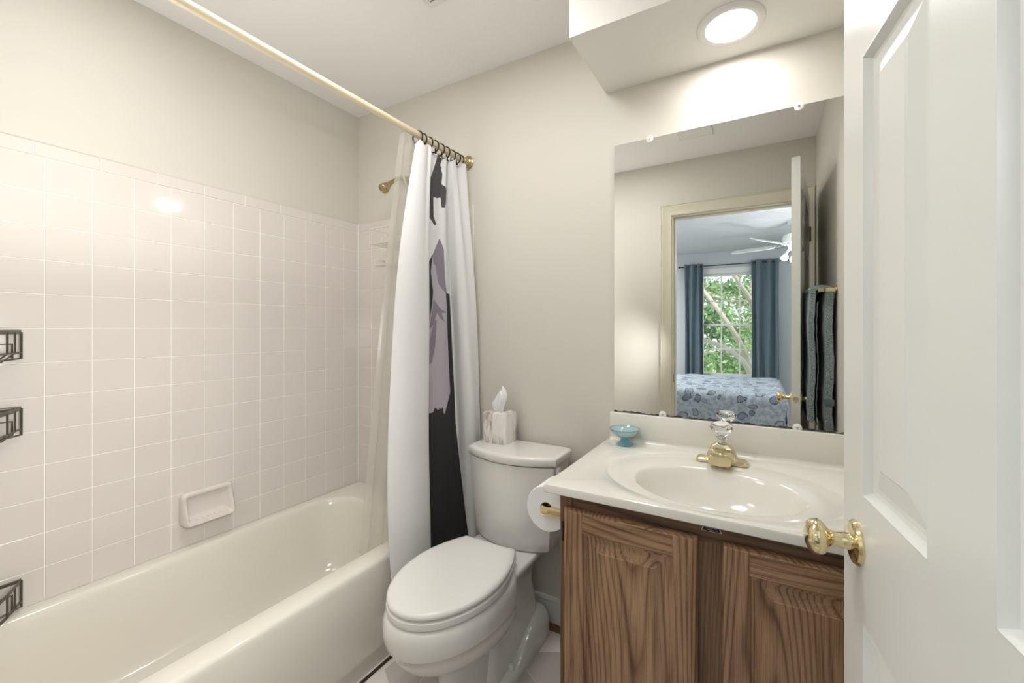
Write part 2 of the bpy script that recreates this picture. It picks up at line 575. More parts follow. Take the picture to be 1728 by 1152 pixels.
casing(YF, 1, 'trim_6')
casing(-.06, -1, 'trim_7')
b = new()
box(b, DX0 - .004, DX0 + .004, -.06, YF + .001, 0, DTOP)
box(b, DX1 - .002, DX1 + .004, -.06, YF + .001, 0, DTOP)
box(b, DX0, DX1, -.06, YF + .001, DTOP - .004, DTOP + .004)
box(b, DX0 + .004, DX0 + .014, -.03, .02, 0, DTOP - .004)
box(b, DX0 + .014, DX1 - .002, -.03, .02, DTOP - .014, DTOP - .004)
o = struct(obj('trim_8', b, M['casing']))
b = new(); box(b, DX0 + .0035, DX0 + .0052, .025, .055, .885, .945, .001)
obj('strike_plate', b, M['champagne'], o)


# ------------------------------------------------------------------ panelled door faces
def panel_face(b, W0, W1, Z0, Z1, panels, y, sgn, prof, mi=0, pmi=0):
    """flat face in x/z at y, looking towards sgn*y, with recessed raised panels"""
    xs = sorted({W0, W1, *[p[0] for p in panels], *[p[1] for p in panels]})
    zs = sorted({Z0, Z1, *[p[2] for p in panels], *[p[3] for p in panels]})
    for x0, x1 in zip(xs, xs[1:]):
        for z0, z1 in zip(zs, zs[1:]):
            xc, zc = (x0 + x1) / 2, (z0 + z1) / 2
            if any(p[0] < xc < p[1] and p[2] < zc < p[3] for p in panels):
                continue
            q = quad(b, [(x0, y, z0), (x1, y, z0), (x1, y, z1), (x0, y, z1)], mi)
    for x0, x1, z0, z1 in panels:
        rings = [[(x0 + i, y + sgn * d, z0 + i), (x1 - i, y + sgn * d, z0 + i), (x1 - i, y + sgn * d, z1 - i), (x0 + i, y + sgn * d, z1 - i)] for i, d in prof]
        loft(b, rings, cap0=False, mi=pmi)


def rim(b, W0, W1, Z0, Z1, y0, y1, mi=0):
    loft(b, [[(W0, y, Z0), (W1, y, Z0), (W1, y, Z1), (W0, y, Z1)] for y in (y0, y1)], cap0=False, cap1=False, mi=mi)


# bathroom door: origin at hinge, local +x to the free edge, visible face at local y=0 looking +y
HX, HY = .2225, .122
ang = math.atan2(.88 - HY, .123 - HX)
DW = math.hypot(.88 - HY, .123 - HX)
pan = []
f0 = DW - .083
for z0, z1 in ((.22, .832), (1.018, 1.69), (1.80, 1.965)):
    pan.append((f0 - .197, f0, z0, z1)); pan.append((.13, f0 - .30, z0, z1))
prof = [(0, 0), (.005, .0008), (.008, -.003), (.012, -.010), (.017, -.0118), (.024, -.0118), (.058, -.0028), (.061, -.0008)]
b = new()
panel_face(b, 0, DW, .012, 2.088, pan, 0, 1, prof)
panel_face(b, 0, DW, .012, 2.088, pan, -.036, -1, prof)
rim(b, 0, DW, .012, 2.088, -.036, 0)
bmesh.ops.remove_doubles(b, verts=b.verts[:], dist=1e-5)
door = struct(obj('door_1', b, M['door'], smooth=12, local=True))
door.location = (HX, HY, 0); door.rotation_euler = (0, 0, ang)


def knob_parts(sgn, parent, y, short=1.0):
    mt = along((DW - .062, y, 0.940), (0, sgn, 0))
    b = new()
    lathe(b, [(.0, 0), (.034, 0), (.034, .003), (.031, .007), (.022, .010), (.016, .011)], 40, mt)
    obj('rosette', b, M['brass'], parent, local=True)
    b = new()
    L = short
    lathe(b, [(.013, .009), (.012, .020 * L), (.0105, .028 * L), (.0125, .034 * L), (.014, .037 * L), (.019, .041 * L), (.0255, .047 * L), (.0275, .053 * L), (.0265, .060 * L), (.022, .066 * L), (.012, .070 * L), (.002, .071 * L)], 40, mt)
    obj('door_knob', b, M['brass'], parent, smooth=60, local=True)


knob_parts(1, door, 0)
knob_parts(-1, door, -.036, .72)
b = new(); lathe(b, [(0, 0), (.0125, 0), (.0125, .0012), (.010, .0016), (0.0, .0016)], 28, along((DW - .0002, -.018, 0.940), (1, 0, 0)))
obj('latch_plate', b, M['champagne'], door, local=True)
for z in (.25, 1.05, 1.86):
    b = new()
    tube(b, [(-.004, -.040, z - .045), (-.004, -.040, z + .045)], .0055, 10)
    box(b, -.0012, .0003, -.040, -.006, z - .045, z + .045)
    obj('hinge', b, M['champagne'], door, local=True)

# ------------------------------------------------------------------ bathtub
TX0, TX1, TY0, TY1, TZ = XL + .001, -1.264, YF + .002, YB - .010, .402
root = thing('bathtub', 'almond enamelled alcove bathtub along the tiled wall', 'bathtub', ((TX0 + TX1) / 2, (TY0 + TY1) / 2, 0))
rr = []
N_ = 10
rr.append(rrect(TX0, TX1 - .014, TY0, TY1, .0, .002, N_))
rr.append(rrect(TX0, TX1 - .014, TY0, TY1, .055, .002, N_))
rr.append(rrect(TX0, TX1 - .002, TY0, TY1, .075, .002, N_))
rr.append(rrect(TX0, TX1 - .004, TY0, TY1, TZ - .03, .002, N_))
rr.append(rrect(TX0, TX1 - .005, TY0, TY1, TZ - .015, .003, N_))
rr.append(rrect(TX0, TX1 - .010, TY0, TY1, TZ - .004, .004, N_))
rr.append(rrect(TX0, TX1 - .022, TY0, TY1, TZ, .006, N_))
def inner(i, z, r):
    return rrect(TX0 + .045 + i, TX1 - .088 - i * .8, TY0 + .09 + i * 1.7, TY1 - .16 - i * .9, z, r, N_)
rr.append(inner(-.008, TZ + .001, .15))
rr.append(inner(.0, TZ - .002, .15))
rr.append(inner(.006, TZ - .010, .15))
rr.append(inner(.012, TZ - .03, .15))
rr.append(inner(.022, .28, .15))
rr.append(inner(.038, .16, .15))
rr.append(inner(.052, .10, .14))
rr.append(inner(.072, .07, .13))
rr.append(inner(.10, .06, .11))
b = new(); loft(b, rr)
obj('tub_basin', b, M['tub'], root, smooth=50)
b = new(); lathe(b, [(0, 0), (.028, 0), (.026, .004), (0, .005)], 24, along((-1.63, 1.28, .0605), (0, 0, 1)))
obj('drain', b, M['champagne'], root)

# soap dish on the tile
b = new()
SY0, SY1, SZ0, SZ1 = .765, .945, .490, .618
yc, zc = (SY0 + SY1) / 2, (SZ0 + SZ1) / 2
def sring(i, d, r=.018, low=0.0):
    base = rrect(SY0 + i, SY1 - i, SZ0 + i, SZ1 - i, 0, max(r - i * .4, .006), 5)
    return [(XL + d + (low * max(0, min(1, (zc + .02 - q[1]) / .075))), q[0], q[1]) for q in base]
loft(b, [sring(-.002, 0), sring(-.002, .012), sring(.0, .02, low=.025), sring(.006, .025, low=.03), sring(.013, .024, low=.03), sring(.019, .014, low=.022), sring(.026, .006, low=.004), sring(.034, .004)], cap0=True)
for q in range(6):
    y = SY0 + .036 + q * .0215
    tube(b, [(XL + .012, y, SZ0 + .021), (XL + .036, y + .006, SZ0 + .017)], .0045, 6)
tag(obj('soap_dish', b, M['tile'], loc=(XL, yc, SZ0), smooth=50), 'white ceramic soap dish fixed to the tiled wall above the tub', 'soap dish')

# ------------------------------------------------------------------ bronze corner caddy at the left end of the tub
root = thing('corner_caddy', 'dark bronze wire corner caddy with three baskets over the tub', 'shower caddy', (XL + .05, YF + .06, .40))
b = new(); tube(b, [(XL + .035, YF + .035, .404), (XL + .035, YF + .035, CEIL - .002)], .010, 12); obj('pole', b, M['caddymetal'], root)
def basket(zt, depth):
    b = new()
    A = Vector((XL + .012, YF + .30, zt)); C0 = Vector((XL + .012, YF + .014, zt)); Bq = Vector((XL + .29, YF + .014, zt))
    front = [A.lerp(Bq, t) + Vector((.035, .035, 0)) * math.sin(PI * t) for t in [q / 12 for q in range(13)]]
    tube(b, [C0, A] + front[1:] + [C0 + Vector((.002, 0, 0))], .006, 6, flat=(.0065, .0018))
    for t in [q / 9 for q in range(1, 9)]:                       # front uprights and floor wires
        p = A.lerp(Bq, t) + Vector((.035, .035, 0)) * math.sin(PI * t)
        c_ = Vector((XL + .035, YF + .035, zt))
        inn = p.lerp(c_, .10)
        q = p.lerp(c_, .82)
        tube(b, [p, p + Vector((0, 0, -depth * .72)), inn + Vector((0, 0, -depth)), q + Vector((0, 0, -depth))], .0028, 6)
    for t in (.16, .36, .56, .76):
        p = A.lerp(C0, t)
        tube(b, [p, p + Vector((0, 0, -depth)), p + Vector((.03, -.01, -depth))], .0028, 6)
        p = Bq.lerp(C0, t)
        tube(b, [p, p + Vector((0, 0, -depth)), p + Vector((-.01, .03, -depth))], .0028, 6)
    low = [p + Vector((0, 0, -depth * .72)) for p in front]
    tube(b, low, .0028, 6)
    tube(b, [A, A + Vector((0, 0, -depth * .93)), A + Vector((.012, -.05, -depth)), C0 + Vector((.01, .06, -depth)), C0 + Vector((.0, .01, -depth * .9))], .0036, 6)
    lp = A + Vector((.002, -.018, -depth * .92))
    tube(b, [lp, lp + Vector((0, 0, depth * .5)), lp + Vector((0, -.05, depth * .5)), lp + Vector((0, -.05, 0))], .0028, 6)
    return obj('basket', b, M['caddymetal'], root)
for zt, dp in ((1.265, .088), (1.029, .088), (.497, .088)):
    basket(zt, dp)

# ------------------------------------------------------------------ shower: arm, head, white caddy
RX, RZ = -1.241, 2.075
root = thing('shower_fixture', 'brass shower head on a bent wall arm above the tub', 'shower head', (-1.64, YB - .004, 2.055))
b = new(); lathe(b, [(0, 0), (.028, 0), (.026, .005), (.012, .009)], 28, along((-1.64, YB - .004, 2.055), (0, -1, 0))); obj('flange', b, M['champagne'], root)
b = new(); tube(b, [(-1.64, YB - .006, 2.055), (-1.64, 1.57, 2.058), (-1.64, 1.535, 2.045), (-1.643, 1.495, 2.012)], .010, 14); obj('arm', b, M['champagne'], root)
b = new(); lathe(b, [(.010, 0), (.013, .006), (.012, .014), (.016, .02), (.021, .035), (.026, .052), (.027, .06), (.025, .064), (.021, .064), (.020, .061), (0, .060)], 28, along((-1.643, 1.497, 2.014), (-.10, -.62, -.62))); obj('spray_head', b, M['champagne'], root)

root = thing('shower_caddy', 'white wire shower caddy hanging behind the clear liner', 'shower caddy', (-1.64, 1.57, 1.60))
b = new()
tube(b, [(-1.70, 1.585, 1.62), (-1.70, 1.585, 1.90), (-1.67, 1.58, 2.0), (-1.65, 1.565, 2.072), (-1.63, 1.565, 2.072), (-1.61, 1.58, 2.0), (-1.58, 1.585, 1.90), (-1.58, 1.585, 1.62)], .003, 6)
obj('hanger', b, M['whitewire'], root)
def tray(zt, zb, x0, x1, y0=1.475, y1=1.59):
    b = new()
    for z in (zt, zb):
        tube(b, [(x0, y1, z), (x0, y0, z), (x1, y0, z), (x1, y1, z)], .0026, 6, closed=True)
    n = 12
    for q in range(n + 1):
        x = x0 + (x1 - x0) * q / n
        tube(b, [(x, y1, zb), (x, y0, zb)], .0018, 6)
    for x in (x0, x0 + (x1 - x0) * .33, x0 + (x1 - x0) * .66, x1):
        tube(b, [(x, y0, zt), (x, y0, zb)], .002, 6)
    for x in (x0, x1):
        tube(b, [(x, y1, zt), (x, y1, zb)], .002, 6)
    return obj('tray', b, M['whitewire'], root)
tray(1.79, 1.712, -1.772, -1.51)
tray(1.632, 1.605, -1.76, -1.52, 1.50)

# ------------------------------------------------------------------ curtain rod
root = thing('curtain_rod', 'ribbed champagne shower curtain rod spanning the tub alcove', 'curtain rod', (RX, 1.59, RZ))
b = new()
nr = 36
prf = [((.0135 if q % 2 else .0125) * math.cos(2 * PI * q / nr), (.0135 if q % 2 else .0125) * math.sin(2 * PI * q / nr)) for q in range(nr)]
loft(b, [[(RX + x, y, RZ + z) for x, z in prf] for y in (YF + .004, YB - .004)])
obj('rod', b, M['rod'], root, smooth=60)
for y, s_ in ((YB - .001, -1), (YF + .001, 1)):
    b = new(); lathe(b, [(0, 0), (.032, 0), (.033, .004), (.028, .007), (.026, .014), (.020, .018), (.0165, .03), (.0165, .034), (0, .034)], 32, along((RX, y, RZ), (0, s_, 0)))
    obj('flange', b, M['champagne'], root)

# rings
ry = [1.273, 1.302, 1.336, 1.372, 1.408, 1.446, 1.482, 1.516, 1.548]
ringlab = ['leading', 'second', 'third', 'fourth', 'fifth', 'sixth', 'seventh', 'eighth']
for q, y in enumerate(ry):
    b = new()
    a = random.uniform(-.25, .25)
    cx, cz = 0, -.0105
    pts = [(.0255 * math.cos(t) * math.cos(a), .0255 * math.cos(t) * math.sin(a), cz + .0255 * math.sin(t)) for t in [2 * PI * u / 28 for u in range(28)]]
    tube(b, pts, .0031, 8, closed=True)
    lathe(b, [(0, -.005), (.0045, -.003), (.005, 0), (.0045, .003), (0, .005)], 12, along((.006, .002, -.038), (0, 0, 1)))
    if q == 0:
        lathe(b, [(0, -.006), (.006, -.003), (.007, 0), (.006, .003), (0, .006)], 12, along((.012, -.006, -.046), (0, 0, 1)))
    bmesh.ops.translate(b, verts=b.verts[:], vec=(RX, y, RZ))
    lab = 'dark bronze curtain ring on the rod, %s from the leading edge of the curtain' % ringlab[q] if q and q < 8 else ('dark bronze curtain ring holding the leading edge of the clear liner' if not q else 'dark bronze curtain ring nearest the wall flange of the rod')
    tag(obj('curtain_ring', b, M['bronze'], loc=(RX, y, RZ)), lab, 'curtain ring', 'shower curtain rings on the rod')

# printed curtain
CT = [(-1.235, 1.255), (-1.215, 1.275), (-1.215, 1.31), (-1.23, 1.335), (-1.262, 1.35), (-1.25, 1.385), (-1.232, 1.425), (-1.245, 1.455), (-1.222, 1.475), (-1.24, 1.51), (-1.222, 1.55), (-1.24, 1.575)]
CM = [(-1.225, 1.126), (-1.195, 1.165), (-1.185, 1.225), (-1.205, 1.30), (-1.262, 1.325), (-1.285, 1.37), (-1.262, 1.452), (-1.258, 1.515), (-1.20, 1.496), (-1.165, 1.53), (-1.172, 1.582), (-1.2, 1.594)]
CB = [(-1.225, 1.117), (-1.2, 1.16), (-1.19, 1.22), (-1.205, 1.31), (-1.25, 1.33), (-1.252, 1.37), (-1.22, 1.45), (-1.205, 1.535), (-1.18, 1.545), (-1.15, 1.565), (-1.15, 1.588), (-1.18, 1.596)]


def curtain(s, z):
    ZT, ZM, ZB = 2.045, 1.275, .30
    Tt, Mm, Bb = spline(CT, s), spline(CM, s), spline(CB, s)
    lt = (z - ZM) * (z - ZB) / ((ZT - ZM) * (ZT - ZB)); lm = (z - ZT) * (z - ZB) / ((ZM - ZT) * (ZM - ZB)); lb = (z - ZT) * (z - ZM) / ((ZB - ZT) * (ZB - ZM))
    return tuple(lt * Tt[q] + lm * Mm[q] + lb * Bb[q] for q in (0, 1))


PRINT = {
    'print_charcoal': [[(4.5, 2.09), (5.49, 2.09), (6.05, 2.05), (5.78, 2.004), (5.96, 1.964), (5.91, 1.918), (6.66, 1.902), (6.24, 1.819), (5.93, 1.816), (5.85, 1.862), (5.5, 1.852), (5.08, 1.852), (5.14, 1.809), (5.2, 1.769), (5.5, 1.736), (5.31, 1.73), (4.8, 1.763), (4.3, 1.80), (4.3, 1.90), (4.62, 1.90), (5.3, 2.05), (4.5, 2.06)]],
    'print_black': [[(5.29, 1.607), (4.9, 1.554), (4.2, 1.50), (4.2, .05), (8.0, .05), (7.75, .30), (6.91, 0.824), (6.91, 0.996), (6.8, 1.207), (6.77, 1.432), (6.32, 1.439), (6.2, 1.50)]],
    'print_grey': [[(5.76, 1.68), (5.29, 1.607), (5.19, 1.528), (5.4, 1.442), (5.37, 1.386), (5.17, 1.267), (4.8, 1.2), (4.8, .91), (5.2, 0.903), (5.41, 0.903), (5.5, 0.928), (5.69, 0.907), (5.75, 0.932), (5.81, 0.907), (5.91, 0.926), (6.0, 0.883), (6.24, 0.93), (6.5, 0.983), (6.36, 1.26), (6.35, 1.349), (6.23, 1.462), (6.09, 1.634)]],
    'print_deep': [[(5.76, 1.68), (5.29, 1.607), (5.37, 1.558), (5.47, 1.561), (5.58, 1.525), (5.69, 1.478), (5.93, 1.455), (6.2, 1.439), (6.09, 1.634)],
                   [(5.43, 1.409), (5.7, 1.379), (5.88, 1.363), (6.35, 1.349), (5.88, 1.346), (6.18, 1.3), (5.81, 1.323), (5.63, 1.349), (5.5, 1.3), (5.26, 1.27), (5.19, 1.26), (5.4, 1.366)],
                   [(5.64, 1.32), (5.47, 1.3), (5.23, 1.207), (5.0, 1.16), (5.1, 1.10), (5.41, 1.128), (5.56, 1.194), (5.61, 1.26)]],
}


def signed(px, py, poly):
    """distance to polygon edge, positive inside; s scaled to metres"""
    inside = False; best = 9
    n = len(poly)
    for i in range(n):
        x0, y0 = poly[i][0] * .045, poly[i][1]; x1, y1 = poly[(i + 1) % n][0] * .045, poly[(i + 1) % n][1]
        if (y0 > py) != (y1 > py) and px < (x1 - x0) * (py - y0) / (y1 - y0) + x0:
            inside = not inside
        dx, dy = x1 - x0, y1 - y0
        t = max(0, min(1, ((px - x0) * dx + (py - y0) * dy) / (dx * dx + dy * dy + 1e-12)))
        dd = (px - x0 - t * dx) ** 2 + (py - y0 - t * dy) ** 2
        best = min(best, dd)
    return math.sqrt(best) * (1 if inside else -1)


svals = [q * .14 for q in range(0, 30)] + [4.2 + q * .0633 for q in range(0, 61)] + [8.0 + q * .15 for q in range(1, 21)]
svals = sorted({round(min(v, 11), 4) for v in svals})
zvals = [.15 + q * (2.03 - .15) / 260 for q in range(261)]
cols = len(svals)
verts, att = [], {kk: [] for kk in PRINT}
for zi, z in enumerate(zvals):
    for s_ in svals:
        # scalloped top edge hanging between the rings
        top = .018 * math.sin(s_ * 2.1) ** 2 * max(0, (z - 1.6) / .43)
        zz = z + top
        x, y = curtain(s_, z)
        wob = .0025 * math.sin(z * 7 + s_ * 1.7) + .009 * math.sin(s_ * 5.2) * max(0, (z - 1.15) / .9) ** 1.5 * (1 if s_ > 2.2 else .2) + .006 * math.sin(s_ * 3.1 + 1) * (1 if s_ > 6.6 else 0)
        verts.append((x + wob, y, zz))
        for kk, polys in PRINT.items():
            att[kk].append(max(signed(s_ * .045, zz, p) for p in polys) if 4.1 <= s_ <= 8.3 else -1)
faces = [(a * cols + i, a * cols + i + 1, (a + 1) * cols + i + 1, (a + 1) * cols + i) for a in range(len(zvals) - 1) for i in range(cols - 1)]
me = bpy.data.meshes.new('shower_curtain')
base = Vector((-1.22, 1.35, .15))
me.from_pydata([(x - base.x, y - base.y, z - base.z) for x, y, z in verts], [], faces)
for kk, vals in att.items():
    a = me.attributes.new(kk, 'FLOAT', 'POINT'); a.data.foreach_set('value', vals)
me.polygons.foreach_set('use_smooth', [True] * len(me.polygons))
me.materials.append(M['curtain'])
o = bpy.data.objects.new('shower_curtain', me); COL.objects.link(o); o.location = base
sm = o.modifiers.new('cloth_thickness', 'SOLIDIFY'); sm.thickness = .0008
tag(o, 'white fabric shower curtain with black and lavender print, drawn to the wall', 'shower curtain')

# clear liner inside the tub
LT = [(-1.25, 1.185), (-1.243, 1.205), (-1.258, 1.225), (-1.25, 1.252), (-1.262, 1.285), (-1.252, 1.32), (-1.266, 1.37), (-1.256, 1.43), (-1.268, 1.49)]
LB = [(-1.405, 1.10), (-1.385, 1.125), (-1.41, 1.155), (-1.385, 1.19), (-1.405, 1.235), (-1.385, 1.28), (-1.405, 1.32), (-1.385, 1.36), (-1.40, 1.40)]
b = new()
grid = []
for zi in range(61):
    z = 2.045 - (2.045 - .21) * zi / 60
    t = (2.045 - z) / (2.045 - .21)
    row = []
    for si in range(97):
        s_ = si * 8 / 96
        p, q = spline(LT, s_), spline(LB, s_)
        tt = t ** .9
        row.append(b.verts.new((p[0] * (1 - tt) + q[0] * tt, p[1] * (1 - tt) + q[1] * tt, z + (.012 * math.sin(s_ * 2) if zi == 0 else 0))))
    grid.append(row)
for r0, r1 in zip(grid, grid[1:]):
    for i in range(96):
        b.faces.new((r0[i], r0[i + 1], r1[i + 1], r1[i]))
lin_o = tag(obj('shower_liner', b, M['liner'], loc=(-1.3, 1.2, .21), smooth=80), 'clear vinyl shower liner hanging inside the tub behind the curtain', 'shower liner')

# ------------------------------------------------------------------ toilet
TCX = -.908
root = thing('toilet', 'white elongated two-piece toilet between the tub and the vanity', 'toilet', (TCX, 1.30, 0))


def oval(cx, hw, yf, yb, z, n=48, pf=2.0, pb=2.6, wide=.56):
    """egg outline: front tip yf, back yb, widest at fraction from the front"""
    ym = yf + (yb - yf) * wide
    pts = []
    for i in range(n):
        t = 2 * PI * i / n
        c_, s_ = math.cos(t), math.sin(t)
        if s_ < 0:
            pts.append((cx + hw * math.copysign(abs(c_) ** (2 / pf), c_), ym - (ym - yf) * abs(s_) ** (2 / pf), z))
        else:
            pts.append((cx + hw * math.copysign(abs(c_) ** (2 / pb), c_), ym + (yb - ym) * abs(s_) ** (2 / pb), z))
    return pts


b = new()
P = [(.0, .088, 1.03, 1.46), (.02, .088, 1.03, 1.46), (.05, .082, 1.04, 1.44), (.160, .080, 1.04, 1.40), (.182, .088, 1.015, 1.38), (.198, .112, .975, 1.37), (.228, .138, .934, 1.36), (.258, .156, .903, 1.35), (.262, .161, .895, 1.35), (.266, .163, .891, 1.348), (.300, .173, .869, 1.340), (.328, .178, .857, 1.333), (.332, .182, .850, 1.332), (.337, .1835, .846, 1.332), (.36, .185, .842, 1.328), (.385, .184, .842, 1.322), (.403, .180, .848, 1.32), (.413, .174, .854, 1.315), (.416, .166, .862, 1.31)]
loft(b, [oval(TCX, hw, yf, yb, z) for z, hw, yf, yb in P])
# deck behind the bowl
loft(b, [rrect(TCX - .10, TCX + .10, 1.22, 1.50, .30, .05), rrect(TCX - .125, TCX + .125, 1.22, 1.50, .37, .05), rrect(TCX - .142, TCX + .142, 1.235, 1.50, .38, .03), rrect(TCX - .147, TCX + .147, 1.23, 1.505, .385, .03), rrect(TCX - .147, TCX + .147, 1.23, 1.505, .400, .03), rrect(TCX - .140, TCX + .140, 1.237, 1.498, .405, .028)])
# rear column and trapway
loft(b, [rrect(TCX - .10, TCX + .10, 1.16, 1.555, .0, .06), rrect(TCX - .095, TCX + .095, 1.18, 1.55, .15, .06), rrect(TCX - .085, TCX + .085, 1.20, 1.535, .25, .06), rrect(TCX - .095, TCX + .095, 1.21, 1.52, .36, .05), rrect(TCX - .11, TCX + .11, 1.21, 1.51, .40, .05)])
# foot flange: a rounded lobe each side that rises towards the wall
rg = []
for y, hw, h in ((1.19, .10, .012), (1.205, .122, .022), (1.25, .134, .030), (1.33, .138, .040), (1.36, .138, .058), (1.42, .138, .092), (1.50, .136, .118), (1.55, .134, .122), (1.562, .128, .112)):
    rg.append([(TCX + hw * q, y, z * h) for q, z in ((-1, 0), (-1, .45), (-.97, .68), (-.90, .86), (-.80, .96), (-.68, 1), (.68, 1), (.80, .96), (.90, .86), (.97, .68), (1, .45), (1, 0))])
loft(b, rg)
obj('bowl', b, M['porcelain'], root, smooth=60)
for s_ in (-1, 1):
    b = new(); lathe(b, [(.013, 0), (.013, .006), (.0115, .012), (.008, .017), (.003, .0195), (0, .02)], 20, along((TCX + s_ * .108, 1.295, .033), (0, -.1, 1)))
    obj('bolt_cap', b, M['whiteplastic'], root)


def seatring(i, z):
    ym, yf, yb, hw, hb = 1.105, .855, 1.312, .1765, .114
    pts = []
    n = 48
    for q in range(n + 1):                                # front half: an ellipse
        t = PI + PI * q / n
        pts.append((TCX + (hw - i) * math.cos(t), ym + (ym - yf - i) * math.sin(t), z))
    m_ = 14
    for q in range(1, m_ + 1):                            # right flank narrowing to the hinge
        t = q / m_
        pts.append((TCX + hw - i - (hw - hb) * t ** 1.9, ym + (yb - i - ym) * t, z))
    for q in range(m_, 0, -1):
        t = q / m_
        pts.append((TCX - (hw - i - (hw - hb) * t ** 1.9), ym + (yb - i - ym) * t, z))
    return pts


b = new(); loft(b, [seatring(.008, 0.4165), seatring(.001, 0.4200), seatring(-.001, 0.4290), seatring(.0, 0.4390), seatring(.006, 0.4430)])
obj('seat', b, M['seat'], root, smooth=50)
b = new(); loft(b, [seatring(.010, 0.4475), seatring(.003, 0.4485), seatring(.001, 0.4530), seatring(.002, 0.4590), seatring(.008, 0.4645), seatring(.02, 0.4670), seatring(.08, 0.4685)])
obj('seat_lid', b, M['seat'], root, smooth=40)
for s_ in (-1, 1):
    b = new(); loft(b, [rrect(TCX + s_ * .075 - .022, TCX + s_ * .075 + .022, 1.318, 1.35, .404, .01), rrect(TCX + s_ * .075 - .022, TCX + s_ * .075 + .022, 1.318, 1.35, .436, .01), rrect(TCX + s_ * .075 - .018, TCX + s_ * .075 + .018, 1.322, 1.346, .440, .01)])
    obj('seat_hinge', b, M['seat'], root)


def dring(cx, hw, yb, ys, ym, z, n=20, r=.02):
    """tank outline: straight back, straight sides, bowed front"""
    pts = []
    for cxx, a in ((cx + hw - r, 0), (cx - hw + r, 90)):
        for i in range(5):
            t = math.radians(a + 90 * i / 4)
            pts.append((cxx + r * math.cos(t), yb - r + r * math.sin(t), z))
    for i in range(n + 1):
        t = i / n
        x = -hw + 2 * hw * t
        edge_ = min(t, 1 - t) * n
        pts.append((cx + x, ys - (ys - ym) * (1 - (x / hw) ** 2) - 0.0, z))
    return pts


TK = -.888
b = new()
tk = [(.405, .160, 1.563, 1.442, 1.397), (.414, .168, 1.568, 1.436, 1.388), (.45, .172, 1.57, 1.433, 1.384), (.55, .181, 1.574, 1.429, 1.377), (.65, .190, 1.576, 1.425, 1.371), (.745, .198, 1.577, 1.421, 1.366)]
loft(b, [dring(TK, hw, yb, ys, ym, z) for z, hw, yb, ys, ym in tk])
obj('tank', b, M['porcelain'], root, smooth=40)
b = new()
tl_ = [(.748, .196), (.750, .204), (.754, .207), (.774, .208), (.780, .206), (.784, .200), (.785, .19)]
loft(b, [dring(TK, hw, 1.583 - (.208 - hw) * .5, 1.417 + (.208 - hw), 1.357 + (.208 - hw) * .9, z) for z, hw in tl_])
obj('tank_lid', b, M['porcelain'], root, smooth=40)
b = new()
box(b, TK + .196, TK + .209, 1.436, 1.462, .70, .742, .004)
tube(b, [(TK + .205, 1.449, .722), (TK + .216, 1.44, .716), (TK + .218, 1.405, .70)], .006, 8)
obj('flush_lever', b, M['whiteplastic'], root)

# tissue box cover on the tank
TBX0, TBX1, TBY0, TBY1, TBZ = -1.062, -.942, 1.474, 1.575, .7852
root = thing('tissue_box_cover', 'whitewashed driftwood-look tissue box cover on the toilet tank', 'tissue box', ((TBX0 + TBX1) / 2, (TBY0 + TBY1) / 2, TBZ))
b = new()
hgt = .132
loft(b, [rrect(TBX0, TBX1, TBY0, TBY1, TBZ, .014), rrect(TBX0, TBX1, TBY0, TBY1, TBZ + hgt - .012, .014), rrect(TBX0 + .003, TBX1 - .003, TBY0 + .003, TBY1 - .003, TBZ + hgt - .003, .014), rrect(TBX0 + .010, TBX1 - .010, TBY0 + .010, TBY1 - .010, TBZ + hgt, .012), rrect(TBX0 + .034, TBX1 - .034, TBY0 + .030, TBY1 - .030, TBZ + hgt, .016), rrect(TBX0 + .036, TBX1 - .036, TBY0 + .032, TBY1 - .032, TBZ + hgt - .012, .014)])
obj('cover', b, M['driftwood'], root, smooth=40)
b = new()
tcx, tcy, tz = (TBX0 + TBX1) / 2 - .006, (TBY0 + TBY1) / 2 - .004, TBZ + hgt - .010
n = 40
rings = []
for q, (rx, ry_, z, ox) in enumerate([(.020, .010, 0, 0), (.021, .011, .02, 0), (.026, .012, .035, .001), (.030, .013, .05, .003), (.030, .012, .065, .007), (.024, .010, .08, .010), (.010, .006, .096, .010)]):
    rg = []
    for i in range(n):
        t = 2 * PI * i / n
        w_ = 1 + .20 * math.sin(5 * t + q * .35) + .10 * math.sin(9 * t)
        zz = z + (.017 * math.cos(t - .3) + .006 * math.sin(3 * t + .5)) * (z / .08)
        rg.append((tcx + ox + rx * w_ * math.cos(t), tcy + ry_ * w_ * math.sin(t), tz + zz))
    rings.append(rg)
loft(b, rings, cap1=False)
tag(obj('tissue', b, M['paper'], loc=(tcx, tcy, tz), smooth=25), 'white paper tissue pulled up out of the driftwood-look box cover', 'tissue')

# ------------------------------------------------------------------ vanity
VX0, VX1, VYF, VYB = -.497, XR - .002, 1.065, YB - .002
CT_T, CT_B = .840, .815
root = thing('vanity_cabinet', 'brown oak vanity cabinet with two raised-panel doors', 'cabinet', (-.1, 1.33, 0))
b = new()
box(b, VX0, VX0 + .018, VYF + .002, VYB, .0, CT_B - .001)
box(b, VX1 - .018, VX1, VYF + .002, VYB, .0, CT_B - .001)
box(b, VX0 + .018, VX1 - .018, VYB - .012, VYB, .0, .6)
box(b, VX0 + .018, VX1 - .018, VYF + .02, VYB - .012, .09, .105)
box(b, VX0 + .018, VX1 - .018, VYF + .05, VYF + .062, .0, .09)
obj('carcass', b, M['oakframe'], root)
b = new()
for x0, x1 in ((VX0, VX0 + .04), (-.155, -.055), (VX1 - .04, VX1)):
    box(b, x0, x1, VYF, VYF + .019, .09, CT_B - .045 if x0 == -.155 else CT_B - .001, .0008, 1)
for f in b.faces:
    f.material_index = 0
